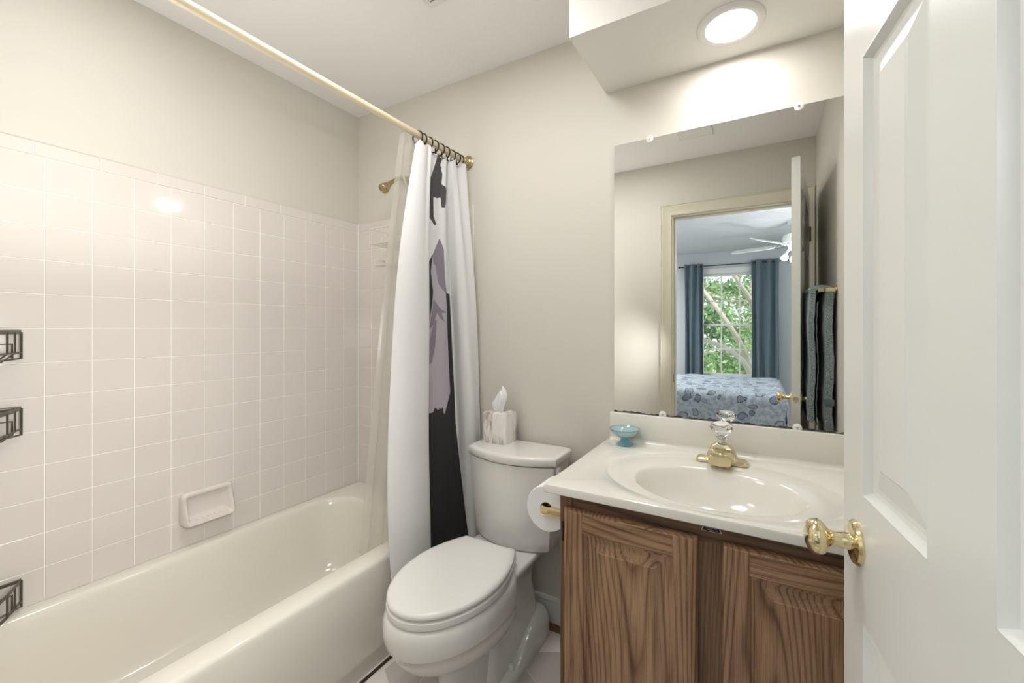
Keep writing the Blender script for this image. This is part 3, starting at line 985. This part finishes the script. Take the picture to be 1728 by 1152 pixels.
box(b, VX0 + .04, VX1 - .04, VYF + .0004, VYF + .019, CT_B - .045, CT_B - .001, .0008, 1, mi=1)
box(b, VX0 + .04, VX1 - .04, VYF + .0004, VYF + .019, .09, .13, .0008, 1, mi=1)
obj('face_frame', b, [M['oakframe'], M['oakframex']], root)


def cab_door(x0, x1, z0, z1, hinge_x):
    y0, y1 = 1.0452, 1.0645
    b = new()
    st = .056
    e = .006
    pn = (x0 + st, x1 - st, z0 + st, z1 - st)
    pf = [(0, 0), (.002, -.002), (.004, -.005), (.008, -.005), (.010, -.009), (.016, -.0095), (.020, -.0095), (.042, -.0025), (.044, -.001)]
    # stiles and rails as separate faces so the grain turns at the joints
    fx0, fx1, fz0, fz1 = x0 + e, x1 - e, z0 + e, z1 - e
    quad(b, [(fx0, y0, fz0), (pn[0], y0, fz0), (pn[0], y0, fz1), (fx0, y0, fz1)], 0)
    quad(b, [(pn[1], y0, fz0), (fx1, y0, fz0), (fx1, y0, fz1), (pn[1], y0, fz1)], 0)
    quad(b, [(pn[0], y0, fz0), (pn[1], y0, fz0), (pn[1], y0, pn[2]), (pn[0], y0, pn[2])], 1)
    quad(b, [(pn[0], y0, pn[3]), (pn[1], y0, pn[3]), (pn[1], y0, fz1), (pn[0], y0, fz1)], 1)
    loft(b, [[(pn[0] + i, y0 - d, pn[2] + i), (pn[1] - i, y0 - d, pn[2] + i), (pn[1] - i, y0 - d, pn[3] - i), (pn[0] + i, y0 - d, pn[3] - i)] for i, d in pf], cap0=False)
    def er(i, y):
        return [(x0 + i, y, z0 + i), (x1 - i, y, z0 + i), (x1 - i, y, z1 - i), (x0 + i, y, z1 - i)]
    loft(b, [er(e, y0), er(e - .002, y0 + .001), er(.002, y0 + .005), er(0, y0 + .009), er(0, y1)], cap0=False)
    d = obj('door', b, [M['oak'], M['oakx']], root, smooth=14)
    for z in (z1 - .07, z0 + .07):
        b = new()
        tube(b, [(hinge_x, y0 + .012, z - .022), (hinge_x, y0 + .012, z + .022)], .004, 8)
        for q in (-.025, .025):
            lathe(b, [(0, -.004), (.003, -.002), (.0035, 0), (.003, .002), (0, .004)], 8, along((hinge_x, y0 + .012, z + q), (0, 0, 1)))
        obj('hinge', b, M['bronze'], d)
    return d


cab_door(-.479, -.133, .115, .781, -.485)
cab_door(-.080, .266, .115, .781, .272)
# maker's label on the face frame
b = new()
LX, LZ = -.104, .8035
tr_ = lambda k_: [(LX - .0225 * k_ + .0, VYF - .0002, LZ - .0075 * k_), (LX + .0225 * k_, VYF - .0002, LZ - .0075 * k_), (LX + .0165 * k_, VYF - .0002, LZ + .0068 * k_), (LX - .0165 * k_, VYF - .0002, LZ + .0068 * k_)]
loft(b, [tr_(1), [(x, y - .0006, z) for x, y, z in tr_(1)]], mi=1)
loft(b, [[(x, y - .0006, z) for x, y, z in tr_(.92)], [(x, y - .0009, z) for x, y, z in tr_(.9)]], mi=0)
import itertools
pts = []
for i in range(60):                                     # a line of tiny script
    t = i / 59
    pts.append((LX - .0125 + .025 * t + .0009 * math.cos(i * .9), VYF - .0013, LZ + .0018 + (.0022 if i % 14 < 4 else .0012) * math.sin(i * .9)))
tube(b, pts, .00025, 4, mi=1)
tube(b, [(LX - .010, VYF - .0013, LZ - .0035), (LX + .013, VYF - .0013, LZ - .0035)], .0003, 4, mi=1)
obj('label', b, [M['black'], M['silver']], root)['label'] = 'small black trapezoid label with silver border'

# cultured marble top with integral bowl and backsplash
CX0, CX1, CYF, CYB = -.537, XR - .001, 1.040, YB - .001
root = thing('countertop', 'glossy off-white vanity countertop with integral oval sink', 'countertop', (-.12, 1.32, CT_B))
BX, BY = -.115, 1.262
angs = [2 * PI * i / 96 for i in range(96)]
corner = [math.atan2(y - BY, x - BX) % (2 * PI) for x in (CX0, CX1) for y in (CYF, CYB)]
for a in corner:
    k_ = min(range(len(angs)), key=lambda q: abs(angs[q] - a)); angs[k_] = a


def rect_ring(z, i=0.0):
    out = []
    for a in angs:
        dx, dy = math.cos(a), math.sin(a)
        ts = []
        if dx > 1e-9: ts.append((CX1 - i - BX) / dx)
        if dx < -1e-9: ts.append((CX0 + i - BX) / dx)
        if dy > 1e-9: ts.append((CYB - i - BY) / dy)
        if dy < -1e-9: ts.append((CYF + i - BY) / dy)
        t = min(ts); out.append((BX + dx * t, BY + dy * t, z))
    return out


def ell(cx, cy, rx, ry_, z):
    out = []
    for a in angs:
        # parametrise so points stay near the ray of angle a
        t = math.atan2(math.sin(a) * rx, math.cos(a) * ry_)
        out.append((cx + rx * math.cos(t), cy + ry_ * math.sin(t), z))
    return out


b = new()
rg = [rect_ring(CT_B, .004), rect_ring(CT_B + .003, .0), rect_ring(CT_T - .006, 0), rect_ring(CT_T - .0015, .002), rect_ring(CT_T, .007),
      ell(BX, 1.295, .318, .236, CT_T), ell(BX, 1.295, .316, .234, CT_T - .0012), ell(BX, 1.295, .311, .229, CT_T - .0032), ell(BX, 1.29, .30, .215, CT_T - .0036),
      ell(BX, BY, .226, .168, CT_T - .0045), ell(BX, BY, .220, .162, CT_T - .0065), ell(BX, BY, .214, .156, CT_T - .012), ell(BX, BY, .204, .147, CT_T - .03),
      ell(BX, BY, .180, .128, CT_T - .07), ell(BX, BY + .005, .145, .102, CT_T - .100), ell(BX, BY + .01, .09, .066, CT_T - .118), ell(BX, BY + .015, .03, .026, CT_T - .123), ell(BX, BY + .015, .022, .02, CT_T - .126)]
loft(b, rg, cap0=False)
obj('counter_and_bowl', b, M['marble'], root, smooth=40)
b = new(); box(b, CX0 + .012, CX1, YB - .024, YB - .001, CT_T - .004, .947, .003)
rgc = []
for q in range(7):                                     # cove between top and splash
    t = PI / 2 * q / 6
    rgc.append((YB - .024 - .014 * (1 - math.sin(t)), CT_T + .014 * (1 - math.cos(t))))
loft(b, [[(x, y, z) for y, z in rgc] + [(x, YB - .020, CT_T + .014), (x, YB - .020, CT_T - .002), (x, YB - .038, CT_T - .002)] for x in (CX0 + .014, CX1)])
obj('backsplash', b, M['marble'], root, smooth=40)
b = new(); lathe(b, [(0, 0), (.021, 0), (.0205, .003), (.014, .005), (0, .0052)], 24, along((BX, BY + .015, CT_T - .1262), (0, 0, 1)))
obj('drain', b, M['brass'], root)

# faucet
FX, FY, FZ = -.115, 1.497, CT_T - .0018
root = thing('faucet', 'polished brass single-handle faucet with clear knob behind the sink', 'faucet', (FX, FY, FZ))
b = new()
def hexr(hx, hy, z, r, oy=0):
    return rrect(FX - hx, FX + hx, FY - hy + oy, FY + hy + oy, z, r, 4)
loft(b, [hexr(.078, .026, FZ, .012), hexr(.078, .026, FZ + .006, .012), hexr(.074, .023, FZ + .011, .012), hexr(.052, .022, FZ + .014, .010), hexr(.044, .023, FZ + .022, .006), hexr(.038, .023, FZ + .040, .005), hexr(.029, .021, FZ + .054, .005), hexr(.020, .019, FZ + .060, .006), hexr(.015, .015, FZ + .063, .006)])
obj('base', b, M['brass'], root, smooth=24)
b = new()
def sp(y, z, hx, hz):
    return [(FX - hx * .8, y, z - hz), (FX + hx * .8, y, z - hz), (FX + hx, y, z - hz * .5), (FX + hx, y, z + hz * .5), (FX + hx * .72, y, z + hz), (FX - hx * .72, y, z + hz), (FX - hx, y, z + hz * .5), (FX - hx, y, z - hz * .5)]
loft(b, [sp(FY - .005, FZ + .028, .036, .019), sp(FY - .04, FZ + .028, .037, .018), sp(FY - .078, FZ + .026, .0355, .0165), sp(FY - .088, FZ + .025, .033, .014)])
obj('spout', b, M['brass'], root, smooth=24)
b = new(); lathe(b, [(.012, 0), (.012, .004), (.008, .006), (.008, .022)], 20, along((FX, FY, FZ + .062), (0, 0, 1)))
obj('stem', b, M['chrome'], root)
b = new()
lathe(b, [(.012, .0), (.018, .002), (.019, .009), (.0175, .014), (.024, .021), (.034, .034), (.037, .041), (.035, .047), (.028, .050), (.024, .0495), (0, .0493)], 14, along((FX, FY, FZ + .076), (0, -.12, 1)))
h = obj('handle', b, M['acrylic'], root, smooth=10)
b = new(); lathe(b, [(.0, .0), (.0235, .0), (.0235, .0018), (.020, .003), (0, .0034)], 28, along((FX, FY - .0062, FZ + .1262), (0, -.12, 1)))
obj('handle_cap', b, M['whiteplastic'], h)

# blue pedestal dish
DXc, DYc = -.449, 1.532
root = thing('pedestal_dish', 'small pale blue glass pedestal dish on the countertop corner', 'dish', (DXc, DYc, CT_T))
b = new(); lathe(b, [(0, .0), (.029, 0), (.030, .003), (.026, .007), (.018, .014), (.0135, .020), (.0125, .026), (.015, .030)], 40, along((DXc, DYc, CT_T + .0002), (0, 0, 1)))
obj('foot', b, M['bluedeep'], root, smooth=50)
b = new(); lathe(b, [(.015, .0295), (.030, .034), (.044, .044), (.053, .056), (.055, .060), (.0535, .0612), (.050, .057), (.040, .046), (.026, .038), (0, .036)], 48, along((DXc, DYc, CT_T + .0002), (0, 0, 1)))
obj('bowl', b, M['bluepale'], root, smooth=50)
b = new(); tube(b, [(DXc + .0543 * math.cos(t), DYc + .0543 * math.sin(t), CT_T + .061) for t in [2 * PI * q / 48 for q in range(48)]], .0013, 6, closed=True)
obj('rim', b, M['champagne'], root)

# toilet paper and holder on the cabinet side
RYc, RZc, RXc = 1.18, .728, -.572
root = thing('toilet_paper_holder', 'brass toilet paper holder on the side of the vanity', 'paper holder', (VX0, RYc, RZc))
for y in (1.116, 1.244):
    b = new()
    box(b, VX0 - .006, VX0 - .0003, y - .016, y + .016, RZc - .022, RZc + .022, .002)
    box(b, RXc - .012, VX0 - .005, y - .009, y + .009, RZc - .013, RZc + .013, .002)
    obj('post', b, M['brass'], root)
b = new(); tube(b, [(RXc, 1.123, RZc), (RXc, 1.237, RZc)], .008, 12); obj('roller', b, M['whiteplastic'], root)
root = thing('toilet_roll', 'full white toilet paper roll hanging beside the vanity', 'toilet roll', (RXc, RYc, RZc - .07))
b = new()
ro, ri, y0, y1 = .069, .021, 1.126, 1.234
mt = along((RXc, y0, RZc), (0, 1, 0))
prof = [(ri, 0), (ro - .002, 0), (ro, .003), (ro, y1 - y0 - .003), (ro - .002, y1 - y0), (ri, y1 - y0)]
rings = [[tuple(mt @ Vector(p)) for p in circle(0, 0, z, r, n=48)] for r, z in prof]
rings.append(rings[0]); loft(b, rings, False, False)
bmesh.ops.remove_doubles(b, verts=b.verts[:], dist=1e-6)
obj('paper', b, M['paper'], root, smooth=40)
b = new()
prof = [(ri - .0015, .0), (ri - .0002, 0), (ri - .0002, y1 - y0), (ri - .0015, y1 - y0)]
rings = [[tuple(mt @ Vector(p)) for p in circle(0, 0, z, r, n=32)] for r, z in prof]
rings.append(rings[0]); loft(b, rings, False, False)
obj('core', b, M['card'], root)

# ------------------------------------------------------------------ mirror
MX0, MX1, MZ0, MZ1 = -.513, XR - .006, .949, 2.001
root = thing('wall_mirror', 'large frameless mirror on the wall above the backsplash', 'mirror', (-.1, YB, MZ0))
b = new(); box(b, MX0, MX1, YB - .0055, YB - .0005, MZ0, MZ1, .0006, 1); obj('mirror_glass', b, M['mirror'], root)
for x, z, s_ in ((-.373, MZ1, -1), (.106, MZ1, -1), (-.325, MZ0, 1), (.101, MZ0, 1)):
    b = new()
    lathe(b, [(0, 0), (.0135, 0), (.0135, .003), (.011, .0045), (0, .0048)], 24, along((x, YB - .0056, z + s_ * .004), (0, -1, 0)))
    lathe(b, [(0, 0), (.004, 0), (.003, .0015), (0, .0018)], 12, along((x, YB - .0104, z + s_ * .004), (0, -1, 0)), mi=1)
    obj('mirror_clip', b, [M['whiteplastic'], M['chrome']], root)

# ------------------------------------------------------------------ recessed light and ceiling vents
LXc, LYc = -.0855, 1.432
root = thing('recessed_light', 'round recessed white downlight glowing in the soffit', 'light', (LXc, LYc, SOF))
b = new()
prof = [(.071, -.004), (.073, -.0075), (.080, -.008), (.094, -.006), (.098, -.002), (.098, -.0002), (.071, -.0002)]
rings = [circle(LXc, LYc, SOF + z, r, n=64) for r, z in prof]; rings.append(rings[0])
loft(b, rings, False, False)
obj('trim_ring', b, M['whiteplastic'], root, smooth=50)
b = new(); loft(b, [circle(LXc, LYc, SOF - .0052, .0712, n=64), circle(LXc, LYc, SOF - .0006, .0712, n=64)])
obj('lens', b, M['lens'], root)


def vent(name, label, x0, x1, y0, y1, n, mats, along_x=True):
    root = thing(name, label, 'vent', ((x0 + x1) / 2, (y0 + y1) / 2, CEIL))
    b = new()
    z0, z1 = CEIL - .009, CEIL - .0003
    e = .02
    for a in ((x0, x1, y0, y0 + e), (x0, x1, y1 - e, y1), (x0, x0 + e, y0 + e, y1 - e), (x1 - e, x1, y0 + e, y1 - e)):
        box(b, *a, z0, z1, .0015, 1)
    obj('frame', b, mats[0], root)
    b = new(); box(b, x0 + e, x1 - e, y0 + e, y1 - e, CEIL - .002, CEIL - .0004); obj('backing', b, mats[1], root)
    for q in range(n):
        y = y0 + e + (y1 - y0 - 2 * e) * (q + .5) / n
        w_ = (y1 - y0 - 2 * e) / n
        b = new()
        loft(b, [[(x, y - w_ * .36, CEIL - .0085), (x, y + w_ * .30, CEIL - .004), (x, y + w_ * .30, CEIL - .003), (x, y - w_ * .36, CEIL - .0075)] for x in (x0 + e, x1 - e)])
        obj('slat', b, mats[0], root)
    return root


vent('ceiling_vent', 'cream louvred ceiling vent at the top edge of the picture', -1.09, -.80, 1.03, 1.185, 5, (M['trim'], M['dark']))
vent('exhaust_fan_grille', 'pale exhaust grille on the ceiling, seen at the mirror top', -.475, -.262, .40, .62, 9, (M['ceiling'], M['grout']))

# ------------------------------------------------------------------ towel bar and towel on the right wall
root = thing('towel_bar', 'brass towel bar behind the door, seen in the mirror', 'towel bar', (XR, .7, 1.45))
TBXc = .232
for y in (.935, .435):
    b = new()
    lathe(b, [(0, 0), (.026, 0), (.026, .004), (.018, .009), (.012, .012)], 6, along((XR - .0002, y, 1.45), (-1, 0, 0)))
    box(b, TBXc - .009, XR - .008, y - .009, y + .009, 1.441, 1.459, .002)
    obj('post', b, M['brass'], root)
b = new(); box(b, TBXc - .006, TBXc + .006, .443, .927, 1.444, 1.456, .002); obj('bar', b, M['brass'], root)

root = thing('towel', 'blue-grey terry towel folded over the brass bar, seen in the mirror', 'towel', (TBXc, .68, 1.45))


def drape(xin, xout, ztop, zbot, y0, y1, name, mat):
    b = new()
    prof = []
    nz = 26
    for q in range(nz + 1):
        z = ztop + (zbot - ztop) * q / nz
        prof.append((xin, z))
    pr2 = [(xout, z) for x, z in prof][::-1]
    loop = prof + [((xin + xout) / 2, zbot - .008)] + pr2
    rings = []
    ny = 22
    for i in range(ny + 1):
        y = y0 + (y1 - y0) * i / ny
        rd = .75 if i in (0, ny) else 1
        ring = []
        for x, z in loop:
            xm = (xin + xout) / 2
            dx = (x - xm) * rd + .0035 * math.sin(z * 17 + y * 9) + .0012 * math.sin(z * 190) * (1 if name != 'band' else 0)
            ring.append((xm + dx, y + .006 * math.sin(z * 11), z))
        rings.append(ring)
    loft(b, rings)
    return obj(name, b, mat, root, smooth=60)


b = new()
rings = []
for i in range(15):
    y = .49 + .415 * i / 14
    rd = .8 if i in (0, 14) else 1
    out = []
    for q in range(13):
        t = PI * q / 12
        out.append((TBXc + .004 - (.050 * rd) * math.cos(t), y, 1.452 + .026 * math.sin(t) * rd))
    for q in range(13):
        t = PI - PI * q / 12
        out.append((TBXc + .004 - (.012) * math.cos(t), y, 1.452 + .0085 * math.sin(t)))
    rings.append(out)
loft(b, rings)
obj('fold', b, M['towel'], root, smooth=60)
drape(.1885, .2165, 1.455, .85, .49, .905, 'front_layer', M['towel'])
drape(.250, .2855, 1.455, .81, .49, .905, 'back_layer', M['towel'])
drape(.221, .2255, 1.40, .835, .50, .90, 'inner_layer', M['towelband'])
b = new(); box(b, .2495, .2865, .488, .908, .925, .955, .004); obj('band', b, M['towelband'], root)

# ------------------------------------------------------------------ bedroom beyond the doorway (seen in the mirror)
BX0, BX1, BYW = -2.9, 1.6, -3.95
b = new(); box(b, BX0, BX1, BYW, -.06, -.05, 0); box(b, DX0, DX1, -.06, YF - .01, -.05, 0); struct(obj('floor_bedroom', b, M['carpet']))
b = new(); box(b, BX0, BX1, BYW, -.06, CEIL, CEIL + .1); struct(obj('ceiling_bedroom', b, M['bedceil']))
b = new(); box(b, BX0 - .1, BX0, BYW - .1, -.06, 0, CEIL + .1); struct(obj('wall_bedroom_left', b, M['bedwall']))
b = new(); box(b, BX1, BX1 + .1, BYW - .1, YF, 0, CEIL + .1); struct(obj('wall_bedroom_right', b, M['bedwall']))
b = new(); box(b, BX0, XL - .008, -.06, YF, 0, CEIL + .1); struct(obj('wall_bedroom_front', b, M['bedwall']))
WX0, WX1, WZ0, WZ1 = -.86, .0, .53, 2.15
b = new()
box(b, BX0, WX0, BYW - .1, BYW, 0, CEIL)
box(b, WX1, BX1, BYW - .1, BYW, 0, CEIL)
box(b, WX0, WX1, BYW - .1, BYW, 0, WZ0)
box(b, WX0, WX1, BYW - .1, BYW, WZ1, CEIL)
struct(obj('wall_bedroom_window', b, M['bedwall']))
b = new()
t_ = .042
yw0, yw1 = BYW - .08, BYW - .03
for a in ((WX0, WX0 + t_, WZ0, WZ1), (WX1 - t_, WX1, WZ0, WZ1), (WX0 + t_, WX1 - t_, WZ1 - t_, WZ1), (WX0 + t_, WX1 - t_, WZ0, WZ0 + t_)):
    box(b, a[0], a[1], yw0, yw1, a[2], a[3])
for a in ((WX0 - .06, WX0 + .006, WZ0 - .06, WZ1 + .06), (WX1 - .006, WX1 + .06, WZ0 - .06, WZ1 + .06), (WX0, WX1, WZ1 - .006, WZ1 + .075), (WX0, WX1, WZ0 - .06, WZ0 + .006)):
    box(b, a[0], a[1], BYW + .0002, BYW + .016, a[2], a[3], .003, 1)
win = struct(obj('window_1', b, M['trim']))
zm = 1.336
b = new()
box(b, WX0 + t_, WX1 - t_, yw0 + .005, yw1 - .005, zm - .018, zm + .018)
for x in (-.558, -.299):
    box(b, x - .009, x + .009, yw0 + .015, yw1 - .015, WZ0 + t_, WZ1 - t_)
for z in (1.715, .96):
    box(b, WX0 + t_, WX1 - t_, yw0 + .0155, yw1 - .0155, z - .009, z + .009)
obj('sash', b, M['trim'], win)
b = new(); box(b, WX0 + t_, WX1 - t_, BYW - .057, BYW - .054, WZ0 + t_, WZ1 - t_); obj('pane', b, M['glass'], win)

# bedroom curtain rod, curtains
RYb, RZb = -3.86, 2.265
root = thing('window_curtain_rod', 'thin black curtain rod over the bedroom window', 'curtain rod', (-.44, RYb, RZb))
b = new(); tube(b, [(-1.16, RYb, RZb), (.34, RYb, RZb)], .008, 10); obj('rod', b, M['darkplastic'], root)
for x in (-1.17, .35):
    b = new(); lathe(b, [(0, -.018), (.014, -.012), (.018, 0), (.014, .012), (0, .018)], 14, along((x, RYb, RZb), (1, 0, 0))); obj('finial', b, M['darkplastic'], root)
for x in (-1.13, .31):
    b = new(); tube(b, [(x, RYb, RZb), (x, BYW + .001, RZb)], .006, 8); obj('bracket', b, M['darkplastic'], root)


def bed_curtain(x0, x1, label, nf, ph):
    root = thing('window_curtain', label, 'curtain', ((x0 + x1) / 2, RYb, .05), group='slate blue curtains at the bedroom window')
    b = new()
    cols_ = nf * 16
    rows_ = 40
    g = []
    for r in range(rows_ + 1):
        z = 2.305 + (.05 - 2.305) * r / rows_
        row = []
        for i in range(cols_ + 1):
            t = i / cols_
            x = x0 + (x1 - x0) * t + .012 * math.sin(t * 9 + z * 1.3)
            y = RYb + .036 * math.sin(2 * PI * nf * t + ph) * (1 + .1 * math.sin(z * 2 + t * 5))
            row.append(b.verts.new((x, y, z)))
        g.append(row)
    for r0, r1 in zip(g, g[1:]):
        for i in range(cols_):
            b.faces.new((r0[i], r0[i + 1], r1[i + 1], r1[i]))
    o = obj('cloth', b, M['bedcurtain'], root, smooth=80)
    m_ = o.modifiers.new('cloth_thickness', 'SOLIDIFY'); m_.thickness = .002
    for q in range(nf * 2):
        t = ((q * PI - ph) / (2 * PI * nf)) % 1.0
        x = x0 + (x1 - x0) * t + .012 * math.sin(t * 9 + RZb * 1.3)
        b = new()
        dx = .03
        tube(b, [(x + .004, RYb + .024 * math.cos(a), RZb + .024 * math.sin(a)) for a in [2 * PI * u / 20 for u in range(20)]], .004, 6, closed=True)
        obj('grommet', b, M['chrome'], root)


bed_curtain(-1.09, -.80, 'slate blue grommet curtain left of the bedroom window in the mirror', 3, .4)
bed_curtain(-.140, .225, 'slate blue grommet curtain right of the bedroom window in the mirror', 3, 2.2)

# bed with quilt
root = thing('bed', 'bed standing below the bedroom window, seen in the mirror', 'bed', (-.75, -2.1, 0))
b = new(); box(b, -1.75, .16, -2.82, -1.33, .06, .30, .01); obj('box_spring', b, M['mattress'], root)
b = new(); box(b, -1.75, .17, -2.83, -1.32, .305, .60, .05, 4); obj('mattress', b, M['mattress'], root)
for x, y in ((-1.6, -2.7), (-1.6, -1.45), (.05, -2.7), (.05, -1.45)):
    b = new(); box(b, x - .03, x + .03, y - .03, y + .03, 0, .062); obj('leg', b, M['darkplastic'], root)
b = new()
g = []
nx, ny = 70, 80
QX0, QX1, QY0, QY1 = -1.78, .205, -2.87, -1.28
drop = .48
for i in range(nx + 1):
    row = []
    u = (QX0) + (QX1 + drop - QX0) * i / nx
    for j in range(ny + 1):
        v = (QY0 - drop) + (QY1 - QY0 + 2 * drop) * j / ny
        x, y, z = u, v, .645
        r = .07
        def fold(a, lim, sg):
            d = (a - lim) * sg + r
            if d <= 0: return a, 0
            if d < r * PI / 2: return lim - sg * r + sg * r * math.sin(d / r), r * (1 - math.cos(d / r))
            return lim + sg * .0, r + (d - r * PI / 2)
        x, dx = fold(x, QX1, 1)
        if v > (QY0 + QY1) / 2: y, dy = fold(y, QY1, 1)
        else: y, dy = fold(y, QY0, -1)
        z -= max(dx, dy) if dx and dy else dx + dy
        z += .018 * math.exp(-((v - (QY0 + QY1) / 2) / .5) ** 2) + .006 * math.sin(u * 14) * math.sin(v * 13)
        fl = max(0, .6 - z)
        y += .02 * math.sin(u * 18) * fl if dy else 0
        x += .02 * math.sin(v * 18) * fl if dx else 0
        row.append(b.verts.new((x, y, max(z, .12))))
    g.append(row)
uvl = b.loops.layers.uv.new('cloth')
for i in range(nx):
    for j in range(ny):
        f = b.faces.new((g[i][j], g[i][j + 1], g[i + 1][j + 1], g[i + 1][j]))
        for lp_, (p, q) in zip(f.loops, ((i, j), (i, j + 1), (i + 1, j + 1), (i + 1, j))):
            lp_[uvl].uv = ((QX1 + drop - QX0) * p / nx, (QY1 - QY0 + 2 * drop) * q / ny)
o = tag(obj('quilt', b, M['quilt'], loc=(-.8, -2.08, .62), smooth=80), 'pale blue quilt with navy seashell print spread over the bed', 'quilt')
m_ = o.modifiers.new('cloth_thickness', 'SOLIDIFY'); m_.thickness = .012; m_.offset = 1

# ceiling fan
FCX, FCY = .317, -2.34
root = thing('ceiling_fan', 'white ceiling fan with rattan-inset blades and lit bulbs in the bedroom', 'ceiling fan', (FCX, FCY, CEIL))
b = new(); lathe(b, [(.0, 0), (.065, 0), (.06, .03), (.03, .05), (.014, .055), (.014, .12), (.05, .13), (.10, .15), (.115, .19), (.11, .235), (.08, .26), (.06, .27), (.05, .31), (.03, .325), (0, .33)], 32, along((FCX, FCY, CEIL - .0005), (0, 0, -1))); obj('motor_housing', b, M['whiteplastic'], root)
for q in range(5):
    a = math.radians(198 - 72 * q)
    dx, dy = math.cos(a), math.sin(a)
    px, py = -dy, dx
    zb = CEIL - .262
    def bl(r, w_, z, tilt=.03):
        return [(FCX + dx * r + px * w_, FCY + dy * r + py * w_, zb + z + tilt * w_ / .07), (FCX + dx * r - px * w_, FCY + dy * r - py * w_, zb + z - tilt * w_ / .07)]
    b = new()
    out = [(.19, .05), (.25, .066), (.60, .074), (.655, .06), (.672, .034)]
    top = []; bot = []
    for r, w_ in out:
        top.append(bl(r, w_, .004)); bot.append(bl(r, w_, -.004))
    loft(b, [[t[0], t[1], m_[1], m_[0]] for t, m_ in zip(top, bot)])
    bo = obj('blade', b, M['whiteplastic'], root)
    b = new(); loft(b, [[bl(r, w_, -.0045)[0], bl(r, w_, -.0045)[1], bl(r, w_, -.0065)[1], bl(r, w_, -.0065)[0]] for r, w_ in ((.27, .02), (.30, .034), (.57, .036), (.61, .02))]); obj('rattan_inset', b, M['rattan'], bo)
    b = new(); tube(b, [(FCX + dx * .09, FCY + dy * .09, zb + .005), (FCX + dx * .15, FCY + dy * .15, zb - .012), (FCX + dx * .22, FCY + dy * .22, zb - .004)], .012, 8); obj('blade_iron', b, M['chrome'], bo)
for q in range(3):
    a = math.radians(150 + 120 * q)
    dx, dy = math.cos(a), math.sin(a)
    b = new()
    tube(b, [(FCX + dx * .03, FCY + dy * .03, CEIL - .30), (FCX + dx * .07, FCY + dy * .07, CEIL - .345), (FCX + dx * .085, FCY + dy * .085, CEIL - .375)], .008, 8)
    arm_ = obj('light_arm', b, M['whiteplastic'], root)
    b = new(); lathe(b, [(.012, 0), (.02, .015), (.032, .03), (.036, .05), (.030, .068), (.015, .078), (0, .08)], 20, along((FCX + dx * .085, FCY + dy * .085, CEIL - .372), (dx * .5, dy * .5, -1))); obj('bulb', b, M['bulb'], arm_)

# ------------------------------------------------------------------ outside the bedroom window
b = new(); box(b, -14, 14, -30, BYW - .2, -3.2, -3.0); struct(obj('ground_lawn', b, M['grass']))


def tree(name, label, bx, by, seed, height, spread, nleaf, zmin, lsize, limbs=()):
    rnd = random.Random(seed)
    root = thing(name, label, 'tree', (bx, by, -3.0), group='trees outside the bedroom window')
    b = new()
    tube(b, [(bx, by, -3.0), (bx + .1, by, -1), (bx - .05, by + .1, 1), (bx + .1, by, 3), (bx, by, height)], [.16, .13, .10, .07, .03], 10)
    obj('trunk', b, M['bark'], root)
    for pts in limbs:
        b = new(); tube(b, [spline(pts, q * (len(pts) - 1) / 16) for q in range(17)], [.075 - .0035 * q for q in range(17)], 9); obj('branch', b, M['bark'], root, smooth=80)
    tips = []
    for q in range(16):
        z0 = zmin + (height - zmin) * (q + .3) / 16
        a = rnd.uniform(0, 2 * PI) if q % 2 else rnd.uniform(-.4, .4) + (0 if q % 4 else PI)
        L = spread * rnd.uniform(.7, 1.1)
        p0 = Vector((bx, by, z0))
        pts = [p0]
        d = Vector((math.cos(a), math.sin(a), rnd.uniform(-.35, .5)))
        for s_ in range(6):
            d = (d + Vector((rnd.uniform(-.25, .25), rnd.uniform(-.25, .25), rnd.uniform(-.2, .15)))).normalized()
            pts.append(pts[-1] + d * L / 6)
        b = new(); tube(b, pts, [.075, .065, .052, .042, .03, .018, .008], 7); obj('branch', b, M['bark'], root, smooth=80)
        tips += pts[1:]
    b = new()
    for q in range(nleaf):
        c_ = rnd.choice(tips) + Vector((rnd.gauss(0, .28), rnd.gauss(0, .28), rnd.gauss(0, .22)))
        n_ = Vector((rnd.uniform(-1, 1), rnd.uniform(-1, 1), rnd.uniform(.1, 1.2))).normalized()
        u_ = n_.orthogonal().normalized(); u_ = Matrix.Rotation(rnd.uniform(0, 6.28), 3, n_) @ u_
        v_ = n_.cross(u_)
        l = lsize * rnd.uniform(.7, 1.3)
        p = [c_ - u_ * l * .5, c_ - v_ * l * .22 - n_ * l * .05, c_ + u_ * l * .5 - n_ * l * .08, c_ + v_ * l * .22 - n_ * l * .05]
        b.faces.new([b.verts.new(x) for x in p])
    o = obj('foliage', b, M['leaf'], root); o['kind'] = 'stuff'


tree('tree', 'leafy green tree with pale branches close outside the bedroom window', -.2, -7.6, 3, 5.0, 2.1, 9500, -1.6, .14,
     [[(-.12, -7.55, .1), (-.30, -6.6, .75), (-.55, -5.6, 1.35), (-1.1, -5.3, 2.2), (-1.5, -5.2, 2.9)], [(-.15, -7.6, -.6), (-.2, -6.4, .35), (-.5, -5.5, .85), (-1.1, -5.3, 1.15), (-1.6, -5.2, 1.7)], [(-.15, -7.6, 1.2), (-.15, -6.5, 1.7), (-.4, -5.6, 2.2), (-.8, -5.4, 2.9)]])
tree('tree', 'taller leafy tree standing behind the first one outside the window', -3.0, -15.6, 11, 8.0, 3.6, 13000, -1.5, .30)
